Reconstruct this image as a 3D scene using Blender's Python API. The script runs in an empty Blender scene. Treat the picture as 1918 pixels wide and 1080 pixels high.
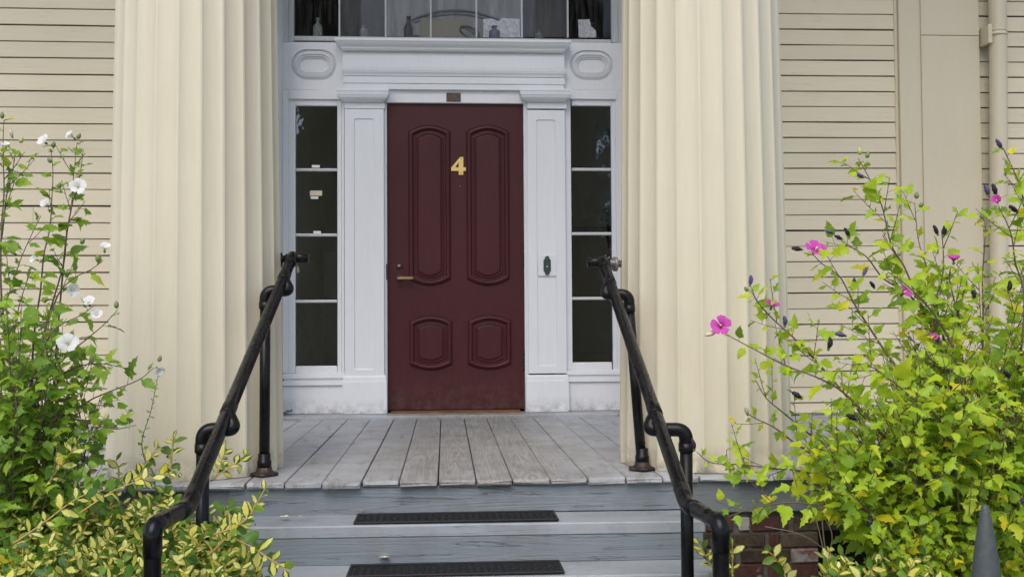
import bpy, math, random
from mathutils import Vector, Matrix
R = math.radians
rnd = random.Random(7)

# ------------------------------------------------------------------ camera, sky, sun, exposure
S = bpy.context.scene
COL = S.collection
CAM = Vector((-0.075, -7.2, 0.65))
FPX = 1940.0                                  # focal length in photo pixels (1918 wide)
ROT = (Matrix.Rotation(R(-3.69), 3, 'Z') @ Matrix.Rotation(R(90 + 1.77), 3, 'X') @ Matrix.Rotation(R(-0.35), 3, 'Z'))
cd = bpy.data.cameras.new('camera'); cam = bpy.data.objects.new('camera', cd); COL.objects.link(cam)
cd.sensor_width = 36.0; cd.lens = FPX / 1918 * 36; cd.clip_end = 500
cam.matrix_world = Matrix.Translation(CAM) @ ROT.to_4x4()
S.camera = cam
S.render.resolution_x = 1024; S.render.resolution_y = 576

SUN_EL, SUN_AZ = 52.0, 196.0                  # azimuth: from +Y clockwise; 180 is straight behind the camera
w = bpy.data.worlds.new('World'); S.world = w; w.use_nodes = True
wn = w.node_tree.nodes; wl = w.node_tree.links
sky = wn.new('ShaderNodeTexSky'); sky.sky_type = 'NISHITA'; sky.sun_disc = False
sky.sun_elevation = R(SUN_EL); sky.sun_rotation = R(SUN_AZ); sky.dust_density = 2.2; sky.air_density = 1.0; sky.ozone_density = 1.0
wl.new(sky.outputs[0], wn['Background'].inputs[0]); wn['Background'].inputs[1].default_value = 0.15
sd = bpy.data.lights.new('sun', 'SUN'); sd.energy = 1.0; sd.angle = R(50); sd.color = (1, .93, .82)
sun = bpy.data.objects.new('sun', sd); COL.objects.link(sun)
a, e = R(SUN_AZ), R(SUN_EL)
sdir = Vector((math.sin(a) * math.cos(e), math.cos(a) * math.cos(e), math.sin(e)))
sun.rotation_euler = sdir.to_track_quat('Z', 'Y').to_euler(); sun.location = sdir * 30
S.view_settings.view_transform = 'Standard'; S.view_settings.look = 'None'
S.view_settings.gamma = 1; S.view_settings.exposure = 0.66

# ------------------------------------------------------------------ measuring: photo pixel + real depth -> world point
def ray(px, py):
    return ROT @ Vector(((px - 959) / FPX, -(py - 540) / FPX, -1))
def at(px, py, Y):
    d = ray(px, py); return CAM + d * ((Y - CAM.y) / d.y)
def proj(p):
    q = ROT.transposed() @ (Vector(p) - CAM)
    return (959 - q.x / q.z * FPX, 540 + q.y / q.z * FPX, -q.z)

# ------------------------------------------------------------------ object helpers
def tag(o, label=None, cat=None, group=None, kind=None):
    if label: o['label'] = label
    if cat: o['category'] = cat
    if group: o['group'] = group
    if kind: o['kind'] = kind
    return o
def thing(name, label, cat, loc=(0, 0, 0), group=None):
    o = bpy.data.objects.new(name, None); COL.objects.link(o); o.location = loc
    o.empty_display_size = .1
    return tag(o, label, cat, group)
def link(name, me, parent=None, mw=None):
    o = bpy.data.objects.new(name, me); COL.objects.link(o)
    if parent is not None:
        o.parent = parent
        pl = parent
        off = Matrix()
        while pl is not None:
            off = pl.matrix_basis @ off if pl.parent is None else pl.matrix_parent_inverse @ pl.matrix_basis @ off
            pl = pl.parent
        o.matrix_parent_inverse = off.inverted()
    if mw is not None: o.matrix_basis = mw
    return o

class MB:
    def __init__(s): s.v = []; s.f = []; s.sm = []
    def add(s, vs, fs, smooth=False):
        n = len(s.v); s.v += [tuple(p) for p in vs]
        for f in fs: s.f.append([i + n for i in f]); s.sm.append(smooth)
        return s
    def box(s, x0, x1, y0, y1, z0, z1, b=0.0, sag=0.0):
        """chamfered box"""
        if b <= 0:
            vs = [(x, y, z) for x in (x0, x1) for y in (y0, y1) for z in (z0, z1)]
            fs = [(0, 1, 3, 2), (4, 6, 7, 5), (0, 4, 5, 1), (2, 3, 7, 6), (0, 2, 6, 4), (1, 5, 7, 3)]
        else:
            c = ((x0 + x1) / 2, (y0 + y1) / 2, (z0 + z1) / 2); h = (abs(x1 - x0) / 2, abs(y1 - y0) / 2, abs(z1 - z0) / 2)
            b = min(b, min(h) * .9)
            vs = []; idx = {}
            for sx in (-1, 1):
                for sy in (-1, 1):
                    for sz in (-1, 1):
                        sg = (sx, sy, sz)
                        for ax in range(3):
                            idx[(sg, ax)] = len(vs)
                            vs.append(tuple(c[k] + sg[k] * (h[k] if k == ax else h[k] - b) for k in range(3)))
            fs = []
            def orient(f):
                p = [Vector(vs[i]) for i in f]; n = (p[1] - p[0]).cross(p[2] - p[0]); m = sum(p, Vector()) / len(p) - Vector(c)
                return f if n.dot(m) > 0 else f[::-1]
            for ax in range(3):
                o1, o2 = [k for k in range(3) if k != ax]
                for s1 in (-1, 1):
                    q = []
                    for (u, v_) in ((-1, -1), (1, -1), (1, 1), (-1, 1)):
                        sg = [0, 0, 0]; sg[ax] = s1; sg[o1] = u; sg[o2] = v_; q.append(idx[(tuple(sg), ax)])
                    fs.append(orient(q))
                for u in (-1, 1):
                    for v_ in (-1, 1):
                        A = [0, 0, 0]; B = [0, 0, 0]; A[ax] = -1; B[ax] = 1
                        for T in (A, B): T[o1] = u; T[o2] = v_
                        A = tuple(A); B = tuple(B)
                        fs.append(orient([idx[(A, o1)], idx[(B, o1)], idx[(B, o2)], idx[(A, o2)]]))
            for sg in {k[0] for k in idx}: fs.append(orient([idx[(sg, 0)], idx[(sg, 1)], idx[(sg, 2)]]))
        if sag: vs = [(p[0], p[1], p[2] - sag * p[0]) for p in vs]
        return s.add(vs, fs)
    def rings(s, rs, cap0=True, cap1=True, smooth=False, closed=True):
        """loft between point rings of equal length"""
        n = len(rs[0]); vs = [p for r in rs for p in r]; fs = []
        for k in range(len(rs) - 1):
            for i in range(n if closed else n - 1):
                j = (i + 1) % n
                fs.append((k * n + i, k * n + j, (k + 1) * n + j, (k + 1) * n + i))
        if cap0: fs.append(tuple(range(n))[::-1])
        if cap1: fs.append(tuple((len(rs) - 1) * n + i for i in range(n)))
        return s.add(vs, fs, smooth)
    def tube(s, pts, r, n=12, cap=True, smooth=True):
        pts = [Vector(p) for p in pts]
        rr = r if isinstance(r, (list, tuple)) else [r] * len(pts)
        t0 = (pts[1] - pts[0]).normalized()
        u = t0.orthogonal().normalized(); rs = []; pt = t0
        for i, p in enumerate(pts):
            t = (pts[min(i + 1, len(pts) - 1)] - pts[max(i - 1, 0)]).normalized()
            q = pt.rotation_difference(t); u = (q @ u).normalized(); pt = t
            u = (u - t * u.dot(t)).normalized(); v_ = t.cross(u)
            rs.append([p + (u * math.cos(2 * math.pi * k / n) + v_ * math.sin(2 * math.pi * k / n)) * rr[i] for k in range(n)])
        return s.rings(rs, cap, cap, smooth)
    def lathe(s, prof, c, n=20, smooth=True):
        c = Vector(c)
        return s.rings([[c + Vector((r * math.cos(2 * math.pi * k / n), r * math.sin(2 * math.pi * k / n), z)) for k in range(n)] for r, z in prof], True, True, smooth)
    def mesh(s, name, mat):
        me = bpy.data.meshes.new(name); me.from_pydata([tuple(p) for p in s.v], [], s.f)
        me.polygons.foreach_set('use_smooth', s.sm); me.materials.append(mat); me.update(); return me
    def build(s, name, mat, parent=None, auto=False):
        o = link(name, s.mesh(name, mat), parent)
        if auto:
            o.data.polygons.foreach_set('use_smooth', [True] * len(o.data.polygons))
            o.data.set_sharp_from_angle(angle=R(35))
        return o

def round_path(pts, rad, seg=6):
    """polyline with its inner corners rounded"""
    pts = [Vector(p) for p in pts]; out = [pts[0]]
    for i in range(1, len(pts) - 1):
        a_ = (pts[i - 1] - pts[i]); b_ = (pts[i + 1] - pts[i])
        l = min(rad, a_.length * .48, b_.length * .48); a_.normalize(); b_.normalize()
        p0 = pts[i] + a_ * l; p2 = pts[i] + b_ * l
        for k in range(seg + 1):
            t = k / seg; out.append(p0 * (1 - t) ** 2 + pts[i] * 2 * t * (1 - t) + p2 * t * t)
    out.append(pts[-1]); return out

# ------------------------------------------------------------------ materials
class NT:
    def __init__(s, name):
        s.m = bpy.data.materials.new(name); s.m.use_nodes = True
        s.n = s.m.node_tree.nodes; s.l = s.m.node_tree.links; s.b = s.n['Principled BSDF']
        s._co = None
    def node(s, t, **kw):
        x = s.n.new(t)
        for k, v_ in kw.items(): setattr(x, k, v_)
        return x
    def set(s, inp, val):
        if hasattr(val, 'is_output'): s.l.new(val, inp)
        else: inp.default_value = val
    def co(s): 
        if s._co is None: s._co = s.node('ShaderNodeNewGeometry').outputs['Position']
        return s._co
    def orand(s): return s.node('ShaderNodeObjectInfo').outputs['Random']
    def map(s, vec, scale=(1, 1, 1), loc=None):
        x = s.node('ShaderNodeMapping'); s.l.new(vec, x.inputs[0]); x.inputs['Scale'].default_value = scale
        if loc is not None: s.set(x.inputs['Location'], loc)
        return x.outputs[0]
    def noise(s, scale=5, detail=4, rough=.55, dist=0, vec=None):
        x = s.node('ShaderNodeTexNoise'); s.l.new(vec or s.co(), x.inputs['Vector'])
        x.inputs['Scale'].default_value = scale; x.inputs['Detail'].default_value = detail
        x.inputs['Roughness'].default_value = rough; x.inputs['Distortion'].default_value = dist
        return x.outputs[0]
    def ramp(s, fac, stops, interp='LINEAR'):
        x = s.node('ShaderNodeValToRGB'); s.l.new(fac, x.inputs[0]); x.color_ramp.interpolation = interp
        els = x.color_ramp.elements
        while len(els) < len(stops): els.new(.5)
        for el, (p, c) in zip(els, stops):
            el.position = p; el.color = (c, c, c, 1) if isinstance(c, (int, float)) else (*c, 1)
        return x.outputs[0]
    def mix(s, fac, a_, b_, mode='MIX'):
        x = s.node('ShaderNodeMix', data_type='RGBA', blend_type=mode)
        s.set(x.inputs[0], fac)
        for k, v_ in ((6, a_), (7, b_)):
            if not hasattr(v_, 'is_output'): v_ = (*v_, 1) if len(v_) == 3 else v_
            s.set(x.inputs[k], v_)
        return x.outputs[2]
    def math(s, op, a_, b_=None, clamp=False):
        x = s.node('ShaderNodeMath', operation=op, use_clamp=clamp); s.set(x.inputs[0], a_)
        if b_ is not None: s.set(x.inputs[1], b_)
        return x.outputs[0]
    def sep(s, vec=None):
        x = s.node('ShaderNodeSeparateXYZ'); s.l.new(vec or s.co(), x.inputs[0]); return x.outputs
    def bump(s, h, strength=.3, dist=.01, prev=None):
        x = s.node('ShaderNodeBump'); s.l.new(h, x.inputs['Height']); x.inputs['Strength'].default_value = strength
        x.inputs['Distance'].default_value = dist
        if prev is not None: s.l.new(prev, x.inputs['Normal'])
        return x.outputs[0]
    def out(s, color=None, rough=.5, metal=0, normal=None, spec=None, **kw):
        if color is not None: s.set(s.b.inputs['Base Color'], (*color, 1) if not hasattr(color, 'is_output') and len(color) == 3 else color)
        s.set(s.b.inputs['Roughness'], rough); s.set(s.b.inputs['Metallic'], metal)
        if spec is not None: s.set(s.b.inputs['Specular IOR Level'], spec)
        if normal is not None: s.l.new(normal, s.b.inputs['Normal'])
        for k, v_ in kw.items(): s.set(s.b.inputs[k.replace('_', ' ')], v_)
        return s.m

def plain(name, c, rough=.5, metal=0, spec=None, **kw): return NT(name).out(c, rough, metal, spec=spec, **kw)

def paint(name, c, c2, streak=(18, 18, 2.2), rough=.5, bump=.25, dirt=None, per=0.0, chips=None, seams=None):
    t = NT(name)
    n1 = t.noise(1.3, 5, .6); sv = t.map(t.co(), streak); n2 = t.noise(3, 4, .6, vec=sv)
    f = t.math('ADD', t.math('MULTIPLY', n1, .55), t.math('MULTIPLY', n2, .45))
    col = t.mix(t.ramp(f, [(.36, 0), (.66, 1)]), c, c2)
    if per: 
        k = t.math('ADD', 1 - per, t.math('MULTIPLY', t.orand(), per * 2)); cc = t.node('ShaderNodeCombineColor')
        for i in range(3): t.l.new(k, cc.inputs[i])
        col = t.mix(1.0, col, cc.outputs[0], 'MULTIPLY')
    if dirt:                                         # (z0, z1, colour): splash dirt near the floor
        z = t.sep()[2]
        mr = t.node('ShaderNodeMapRange'); t.l.new(z, mr.inputs[0]); mr.inputs[1].default_value = dirt[0]; mr.inputs[2].default_value = dirt[1]
        mr.inputs[3].default_value = 1; mr.inputs[4].default_value = 0
        m = t.math('MULTIPLY', mr.outputs[0], t.ramp(t.noise(14, 6, .7), [(.42, 0), (.62, 1)]))
        col = t.mix(m, col, dirt[2])
    if seams:                                        # fine drying cracks along the grain
        m = t.ramp(t.noise(1, 3, .55, vec=t.map(t.co(), seams)), [(.488, 0), (.5, .34), (.512, 0)])
        m = t.math('MULTIPLY', m, t.ramp(t.noise(2.3, 4, .6), [(.45, 0), (.62, 1)]))
        col = t.mix(m, col, tuple(q * .55 for q in c))
    if chips:                                        # (threshold, colour)
        m = t.ramp(t.noise(22, 6, .75), [(chips[0], 0), (chips[0] + .015, 1)])
        col = t.mix(m, col, chips[1])
    nb = t.bump(n2, bump, .004); nb = t.bump(t.noise(60, 3, .6), bump * .6, .0015, nb); nb = t.bump(t.noise(9, 2, .5), bump * .7, .004, nb)
    return t.out(col, t.ramp(n1, [(.3, rough - .07), (.7, rough + .1)]), normal=nb)

M = {}
M['cream'] = paint('cream_paint', (.66, .60, .455), (.615, .555, .415), rough=.48, bump=.26, dirt=(-.01, .12, (.22, .20, .17)), chips=(.757, (.42, .38, .30)))
M['siding'] = paint('taupe_siding_paint', (.615, .545, .395), (.57, .505, .365), streak=(1.2, 8, 20), rough=.5, bump=.3, per=.045, chips=(.80, (.40, .36, .29)), seams=(.7, 20, 20))
M['flat'] = paint('taupe_trim_paint', (.57, .51, .375), (.54, .48, .35), rough=.5, bump=.15)
M['white'] = paint('white_trim_paint', (.765, .772, .785), (.71, .72, .735), rough=.45, bump=.2, dirt=(-.02, .13, (.26, .25, .23)), chips=(.745, (.38, .37, .35)))
M['greytrim'] = paint('weathered_sash_paint', (.56, .58, .57), (.43, .45, .44), rough=.6, bump=.5, chips=(.72, (.28, .27, .25)))
M['door'] = paint('burgundy_door_paint', (.070, .0125, .015), (.050, .0090, .0112), streak=(14, 14, 1.6), rough=.46, bump=.25, dirt=(.0, .30, (.085, .045, .042)), chips=(.775, (.15, .075, .07)))
M['door'].node_tree.nodes['Principled BSDF'].inputs['Specular IOR Level'].default_value = .3
M['dark'] = plain('dark_interior', (.018, .019, .021), .8)
M['plaster'] = plain('plaster', (.62, .60, .55), .8)

def wood_paint(name, axis, paint_c, paint_c2, wear=False, grain=.6):
    """grey painted boards: grain runs along axis (0 = X, 1 = Y)"""
    t = NT(name)
    off = t.node('ShaderNodeCombineXYZ'); r_ = t.math('MULTIPLY', t.orand(), 37.0)
    for i in range(3): t.l.new(r_, off.inputs[i])
    va = t.node('ShaderNodeVectorMath', operation='ADD'); t.l.new(t.co(), va.inputs[0]); t.l.new(off.outputs[0], va.inputs[1])
    sc = (.42, 10, 10) if axis == 0 else (10, .42, 10)
    v_ = t.map(va.outputs[0], sc)
    wv = t.node('ShaderNodeTexNoise'); t.l.new(v_, wv.inputs['Vector']); wv.inputs['Scale'].default_value = 1.35
    wv.inputs['Detail'].default_value = 2; wv.inputs['Distortion'].default_value = .35
    ringv = t.math('MULTIPLY', wv.outputs[0], 22.0)
    g = t.math('PINGPONG', ringv, 1.0)                                        # cathedral grain
    fine = t.noise(6, 5, .65, vec=t.map(va.outputs[0], (2.5, 40, 40) if axis == 0 else (40, 2.5, 40)))
    big = t.noise(2.6, 5, .65)
    col = t.mix(t.ramp(big, [(.35, 0), (.68, 1)]), paint_c, paint_c2)
    k = t.math('ADD', .93, t.math('MULTIPLY', t.orand(), .14)); cc = t.node('ShaderNodeCombineColor')
    for i in range(3): t.l.new(k, cc.inputs[i])
    col = t.mix(1.0, col, cc.outputs[0], 'MULTIPLY')
    if wear:
        x, y, z = t.sep()
        dx = t.math('ABSOLUTE', t.math('SUBTRACT', x, .08))
        path = t.ramp(dx, [(.28, 1), (.95, 0)])
        m = t.math('ADD', t.math('MULTIPLY', path, .62), t.math('MULTIPLY', big, .55))
        m = t.math('ADD', m, t.math('MULTIPLY', t.orand(), .06))
        m = t.math('ADD', m, t.math('MULTIPLY', g, .10))
        m = t.ramp(m, [(.66, 0), (1.02, .85)])
        wood = t.mix(t.ramp(g, [(.15, 0), (.75, 1)]), (.235, .225, .21), (.375, .365, .345))
        wood = t.mix(t.ramp(fine, [(.35, .55), (.6, 0)]), wood, (.15, .14, .13))
        col = t.mix(m, col, wood)
    if wear:
        x2, y2, z2 = t.sep()
        pk = t.math('ADD', t.noise(5.5, 8, .72, vec=t.map(va.outputs[0], (1.6, .5, 1))), t.ramp(t.math('MULTIPLY', y2, -.3), [(.70, 0), (.88, .06)]))
        pm = t.ramp(pk, [(.585, 0), (.61, .8)]); col = t.mix(pm, col, wood)
    scuff = t.ramp(t.noise(30, 6, .7, vec=va.outputs[0]), [(.66, 0), (.72, .5)])
    col = t.mix(scuff, col, tuple(c * .62 for c in paint_c))
    nb = t.bump(g, grain * .4, .0016); nb = t.bump(fine, grain * .8, .0025, nb)
    crack = t.ramp(t.noise(2.2, 3, .5, vec=t.map(va.outputs[0], (1.2, 22, 22) if axis == 0 else (22, 1.2, 22))), [(.60, 1), (.615, 0), (.63, 1)])
    nb = t.bump(crack, grain * .9, .003, nb)
    inv = t.math('MULTIPLY', t.math('SUBTRACT', 1.0, crack), t.ramp(t.noise(1.7, 3, .5), [(.42, 0), (.6, .75)]))
    col = t.mix(inv, col, tuple(c * .35 for c in paint_c))
    grime = t.ramp(t.noise(4.5, 7, .7), [(.47, 0), (.72, .5)]); col = t.mix(grime, col, (.13, .125, .115))
    return t.out(col, t.ramp(big, [(.3, .42), (.7, .62)]), normal=nb)
M['floor'] = wood_paint('worn_grey_floor_paint', 1, (.40, .41, .43), (.345, .355, .375), True, .55)
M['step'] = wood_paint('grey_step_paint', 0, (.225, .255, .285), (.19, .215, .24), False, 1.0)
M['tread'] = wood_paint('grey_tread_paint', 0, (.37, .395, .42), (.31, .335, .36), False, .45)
M['fascia'] = wood_paint('grey_fascia_paint', 0, (.20, .22, .235), (.16, .175, .19), False, .5)

t = NT('black_gloss_paint'); n1 = t.noise(70, 4, .7); n2 = t.noise(9, 4, .6)
M['black'] = t.out(t.mix(t.ramp(n2, [(.4, 0), (.7, 1)]), (.006, .006, .007), (.011, .011, .012)), t.ramp(n2, [(.35, .16), (.65, .34)]), normal=t.bump(n1, .06, .0008), spec=.20)
M['drop'] = plain('rain_water', (.012, .012, .014), .03, spec=.75)
t = NT('rusted_iron'); n1 = t.noise(45, 6, .7)
M['rust'] = t.out(t.ramp(n1, [(.44, (.010, .010, .011)), (.56, (.035, .018, .012)), (.70, (.12, .065, .04)), (.8, (.4, .38, .36))]), .6, normal=t.bump(n1, .6, .003))
t = NT('galvanised_pipe'); n1 = t.noise(30, 4, .6)
M['galv'] = t.out(t.ramp(n1, [(.4, (.24, .235, .23)), (.6, (.15, .14, .13))]), .5, .5)
t = NT('rubber_mat'); vo = t.node('ShaderNodeTexVoronoi'); vo.feature = 'DISTANCE_TO_EDGE'; t.l.new(t.map(t.co(), (26, 52, 1)), vo.inputs['Vector']); vo.inputs['Scale'].default_value = 1.0
h = t.ramp(vo.outputs[0], [(.05, 0), (.16, 1)]); h2 = t.math('PINGPONG', t.math('MULTIPLY', t.noise(9, 1, .5), 14), 1.0)
M['rubber'] = t.out(t.mix(t.noise(18, 5, .7), (.006, .006, .007), (.013, .013, .014)), .5, spec=.25, normal=t.bump(h2, .8, .003, t.bump(h, 1.0, .004)))
M['rubber_edge'] = plain('rubber_edge', (.010, .010, .011), .45, spec=.3)
t = NT('aged_brass'); n1 = t.noise(40, 4, .6)
M['brass'] = t.out(t.ramp(n1, [(.35, (.30, .20, .10)), (.7, (.48, .34, .18))]), .38, .85)
M['gold'] = plain('polished_brass', (.80, .56, .20), .42, .35)
t = NT('bronze_plate'); n1 = t.noise(60, 5, .7)
M['plaque'] = t.out(t.ramp(n1, [(.35, (.035, .022, .014)), (.6, (.12, .085, .055)), (.8, (.30, .26, .20))]), .55, normal=t.bump(n1, .6, .002))
t = NT('green_iron'); n1 = t.noise(80, 5, .7)
M['greeniron'] = t.out(t.ramp(n1, [(.4, (.018, .028, .024)), (.65, (.06, .085, .075))]), .5, normal=t.bump(n1, .5, .002))
t = NT('worn_oak'); n1 = t.noise(5, 5, .6, vec=t.map(t.co(), (2, 40, 40)))
M['oak'] = t.out(t.ramp(n1, [(.35, (.075, .035, .014)), (.6, (.23, .125, .052)), (.75, (.34, .22, .12))]), .55, normal=t.bump(n1, .5, .002))
t = NT('fence_paint'); n1 = t.noise(60, 4, .6)
M['fence'] = t.out(t.mix(n1, (.045, .056, .058), (.085, .098, .098)), .5, normal=t.bump(n1, .7, .003))

# window glass: a thin old pane, mirror-like at glancing angles, clear otherwise, faintly wavy
t = NT('old_window_glass')
tr = t.node('ShaderNodeBsdfTransparent'); gl = t.node('ShaderNodeBsdfGlossy'); gl.inputs['Roughness'].default_value = .02; gl.inputs['Color'].default_value = (.86, .92, 1.0, 1)
tr.inputs[0].default_value = (.90, .93, .92, 1)
fr = t.node('ShaderNodeFresnel'); fr.inputs[0].default_value = 1.62
nb = t.bump(t.noise(4.2, 3, .45), .22, .03); t.l.new(nb, gl.inputs['Normal'])
mx = t.node('ShaderNodeMixShader'); t.l.new(t.math('MULTIPLY', fr.outputs[0], 1.05, True), mx.inputs[0]); t.l.new(tr.outputs[0], mx.inputs[1]); t.l.new(gl.outputs[0], mx.inputs[2])
t.l.new(mx.outputs[0], t.n['Material Output'].inputs[0]); M['pane'] = t.m
t = NT('dusty_window_glass')                        # transom panes: a film of dirt with runs
tr = t.node('ShaderNodeBsdfTransparent'); gl = t.node('ShaderNodeBsdfGlossy'); gl.inputs['Roughness'].default_value = .03; df = t.node('ShaderNodeBsdfDiffuse')
df.inputs[0].default_value = (.42, .42, .42, 1)
fr = t.node('ShaderNodeFresnel'); fr.inputs[0].default_value = 1.5
m1 = t.node('ShaderNodeMixShader'); t.l.new(t.math('MULTIPLY', fr.outputs[0], .28), m1.inputs[0]); t.l.new(tr.outputs[0], m1.inputs[1]); t.l.new(gl.outputs[0], m1.inputs[2])
runs = t.noise(1.0, 5, .65, vec=t.map(t.co(), (34, 1, 3.5)))
m2 = t.node('ShaderNodeMixShader'); t.l.new(t.ramp(runs, [(.45, .0), (.78, .07)]), m2.inputs[0]); t.l.new(m1.outputs[0], m2.inputs[1]); t.l.new(df.outputs[0], m2.inputs[2])
t.l.new(m2.outputs[0], t.n['Material Output'].inputs[0]); M['dusty'] = t.m
def bottle_glass(name, c, rough=.06): return plain(name, c, rough, Transmission_Weight=.75, IOR=1.45)

# ------------------------------------------------------------------ levels
GZ = -.90                                   # ground
WALL = -.30                                 # face of the clapboard sheathing
EDGE = -2.94                                # front edge of the porch boards
SILL = .019                                # top of the raised board across the back of the porch
CEIL = 6.0
X = lambda px, Y=0.0, py=600: at(px, py, Y).x
Z = lambda py, Y=0.0, px=854: at(px, py, Y).z

# ------------------------------------------------------------------ ground
t = NT('garden_soil'); n1 = t.noise(9, 8, .75); n2 = t.noise(1.1, 3, .5)
M['soil'] = t.out(t.mix(t.ramp(n1, [(.3, 0), (.7, 1)]), (.028, .020, .013), (.085, .062, .040)), .9, normal=t.bump(n1, .9, .03))
t = NT('lawn'); n1 = t.noise(30, 6, .7)
M['lawn'] = t.out(t.ramp(n1, [(.3, (.035, .05, .018)), (.7, (.075, .095, .04))]), .8, normal=t.bump(n1, .9, .03))
t = NT('concrete'); n1 = t.noise(12, 8, .7)
M['concrete'] = t.out(t.ramp(n1, [(.3, (.22, .21, .20)), (.7, (.33, .32, .30))]), .8, normal=t.bump(n1, .4, .005))
t = NT('asphalt'); n1 = t.noise(60, 6, .7)
M['asphalt'] = t.out(t.ramp(n1, [(.3, (.035, .035, .036)), (.7, (.065, .065, .066))]), .8, normal=t.bump(n1, .5, .006))
def sheet(name, x0, x1, y0, y1, z, mat):
    return tag(MB().add([(x0, y0, z), (x1, y0, z), (x1, y1, z), (x0, y1, z)], [(0, 1, 2, 3)]).build(name, mat), kind='structure')
sheet('ground', -150, 150, -150, 60, GZ - .012, M['lawn'])
sheet('planting_bed', -6.5, 6.5, -5.4, 6, GZ - .006, M['soil'])
sheet('garden_path', -.98, .95, -7.6, -3.6, GZ, M['concrete'])
sheet('pavement', -80, 80, -9.4, -7.6, GZ, M['concrete'])
sheet('road', -120, 120, -17.5, -9.8, GZ - .004, M['asphalt'])
tag(MB().box(-80, 80, -9.8, -9.4, GZ - .2, GZ + .004, .01).build('kerb', M['concrete']), kind='structure')

# ------------------------------------------------------------------ house
house = thing('house', 'taupe clapboard house front with white doorway and burgundy door', 'house', (0, WALL, 0))
LX0, RXE = -6.2, 6.2
RECL, RECR = X(530), X(1168)                # sides of the entry recess
A0, A1 = X(1693, -.345), X(1846, -.36)       # corner pilaster
A0f = X(1735, -.36)
wall_ = MB()
wall_.box(LX0, RECL - .012, WALL + .002, WALL + .25, -.06, CEIL)
wall_.box(RECR + .012, RXE, WALL + .002, WALL + .25, -.06, CEIL)
wall_.box(RECL - .012, RECR + .012, WALL + .002, WALL + .25, 3.42, CEIL)
wall = wall_.build('wall', plain('gap_shade_sheathing', (.06, .05, .04), .9), house)  # sheathing darkened: the shade in the gaps between courses is put into its colour
upper = MB().box(LX0, RXE, WALL, WALL + .25, CEIL + .004, 8.6).build('upper_wall', M['flat'], house)
# hall behind the doorway, closed and dark
hall = MB()
hall.box(RECL - .7, RECR + .7, 3.6, 3.7, -.1, 3.6); hall.box(RECL - .8, RECL - .7, .06, 3.7, -.1, 3.6); hall.box(RECR + .7, RECR + .8, .06, 3.7, -.1, 3.6)
hall.box(RECL - .8, RECR + .8, .06, 3.7, 3.6, 3.7); hall.box(RECL - .8, RECR + .8, .10, 3.7, -.12, -.1)
hall.box(RECL - .8, RECL - .02, .06, .12, -.1, 3.6); hall.box(RECR + .02, RECR + .8, .06, .12, -.1, 3.6)
hall.build('hall_interior', plain('hall_wallpaper', (.30, .31, .32), .8), house)
MB().box(X(590), X(622), .55, .60, -.05, Z(470, .5)).build('hall_curtain', plain('hall_curtain', (.10, .10, .10), .9), house)
st_ = MB()
for k in range(9): st_.box(RECR - .75, RECR + .6, 1.5 + .24 * k, 1.5 + .24 * (k + 1) + .02, -.099, .18 * (k + 1))
st_.build('hall_stairs', plain('stair_wood', (.06, .04, .03), .6), house)
nw = MB().lathe([(.05, -.099), (.05, .2), (.03, .25), (.028, .85), (.05, .9), (.055, 1.0), (.02, 1.06)], (RECR - .72, 1.45, 0), 10).tube([(RECR - .72, 1.45, .95), (RECR - .72, 3.5, 2.45)], .03, 8)
for k in range(8): nw.box(RECR - .735, RECR - .705, 1.6 + .24 * k, 1.63 + .24 * k, .18 * (k + 1), .98 + .176 * (k + .6))
nw.build('hall_banister', plain('dark_banister', (.03, .02, .015), .4), house)
# roof over house and porch
roof = MB().box(LX0 - .5, RXE + .5, -3.55, 6, 8.6, 8.8).build('roof', plain('roof_slate', (.06, .06, .065), .7), house)
MB().box(LX0, LX0 + .2, WALL + .26, 6, -.9, 8.58).box(RXE - .2, RXE, WALL + .26, 6, -.9, 8.58).box(LX0, RXE, 6, 6.2, -.9, 8.58).build('side_wall', M['flat'], house)

# clapboards: measured courses on the two visible sections
def clapboards(x0, x1, zs, slope, xm, expo):
    jit = random.Random(int(x0 * 100))
    zs = [.014] + zs
    for iz, z in enumerate(zs):
        s_ = slope(z); h = (expo if iz else zs[1] - zs[0]) - .0075 + jit.uniform(-.0015, .001); dz = jit.uniform(-.0018, .0018); s_ += jit.uniform(-.0012, .0012); th = .019 + jit.uniform(-.002, .003)
        cuts = [x0, x1]
        if x1 - x0 > 1.2 and jit.random() < .10: cuts = [x0, jit.uniform(x0 + .4, x1 - .3), x1]
        for ci in range(len(cuts) - 1):
          xa_, xb_ = cuts[ci] + (.0012 if ci else 0), cuts[ci + 1] - (.0012 if ci + 2 < len(cuts) else 0); n = 5; vs = []; fs = []; dz += jit.uniform(-.0008, .0008) if ci else 0
          for k in range(n + 1):
            x = xa_ + (xb_ - xa_) * k / n; zz = z + dz - s_ * (x - xm) + jit.uniform(-.0014, .0014)
            vs += [(x, WALL - th, zz), (x, WALL - th + .002, zz - .002), (x, WALL - .001, zz - .002), (x, WALL - .001, zz + h), (x, WALL - .011, zz + h)]
          for k in range(n):
            a_, b_ = k * 5, k * 5 + 5
            fs += [(a_, a_ + 4, b_ + 4, b_), (a_ + 1, a_, b_, b_ + 1), (a_ + 2, a_ + 1, b_ + 1, b_ + 2), (a_ + 4, a_ + 3, b_ + 3, b_ + 4)]
          fs += [(0, 1, 2, 3, 4), tuple(n * 5 + i for i in (4, 3, 2, 1, 0))]
          MB().add(vs, fs).build('clapboard', M['siding'], wall)
EXPO_L = 31.3 * 6.9 / FPX / 1.035
EXPO_R = 29.5 * 6.9 / FPX / .99
zl = Z(18.5, WALL, 212); zr = Z(26, WALL, 1457); 
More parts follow.
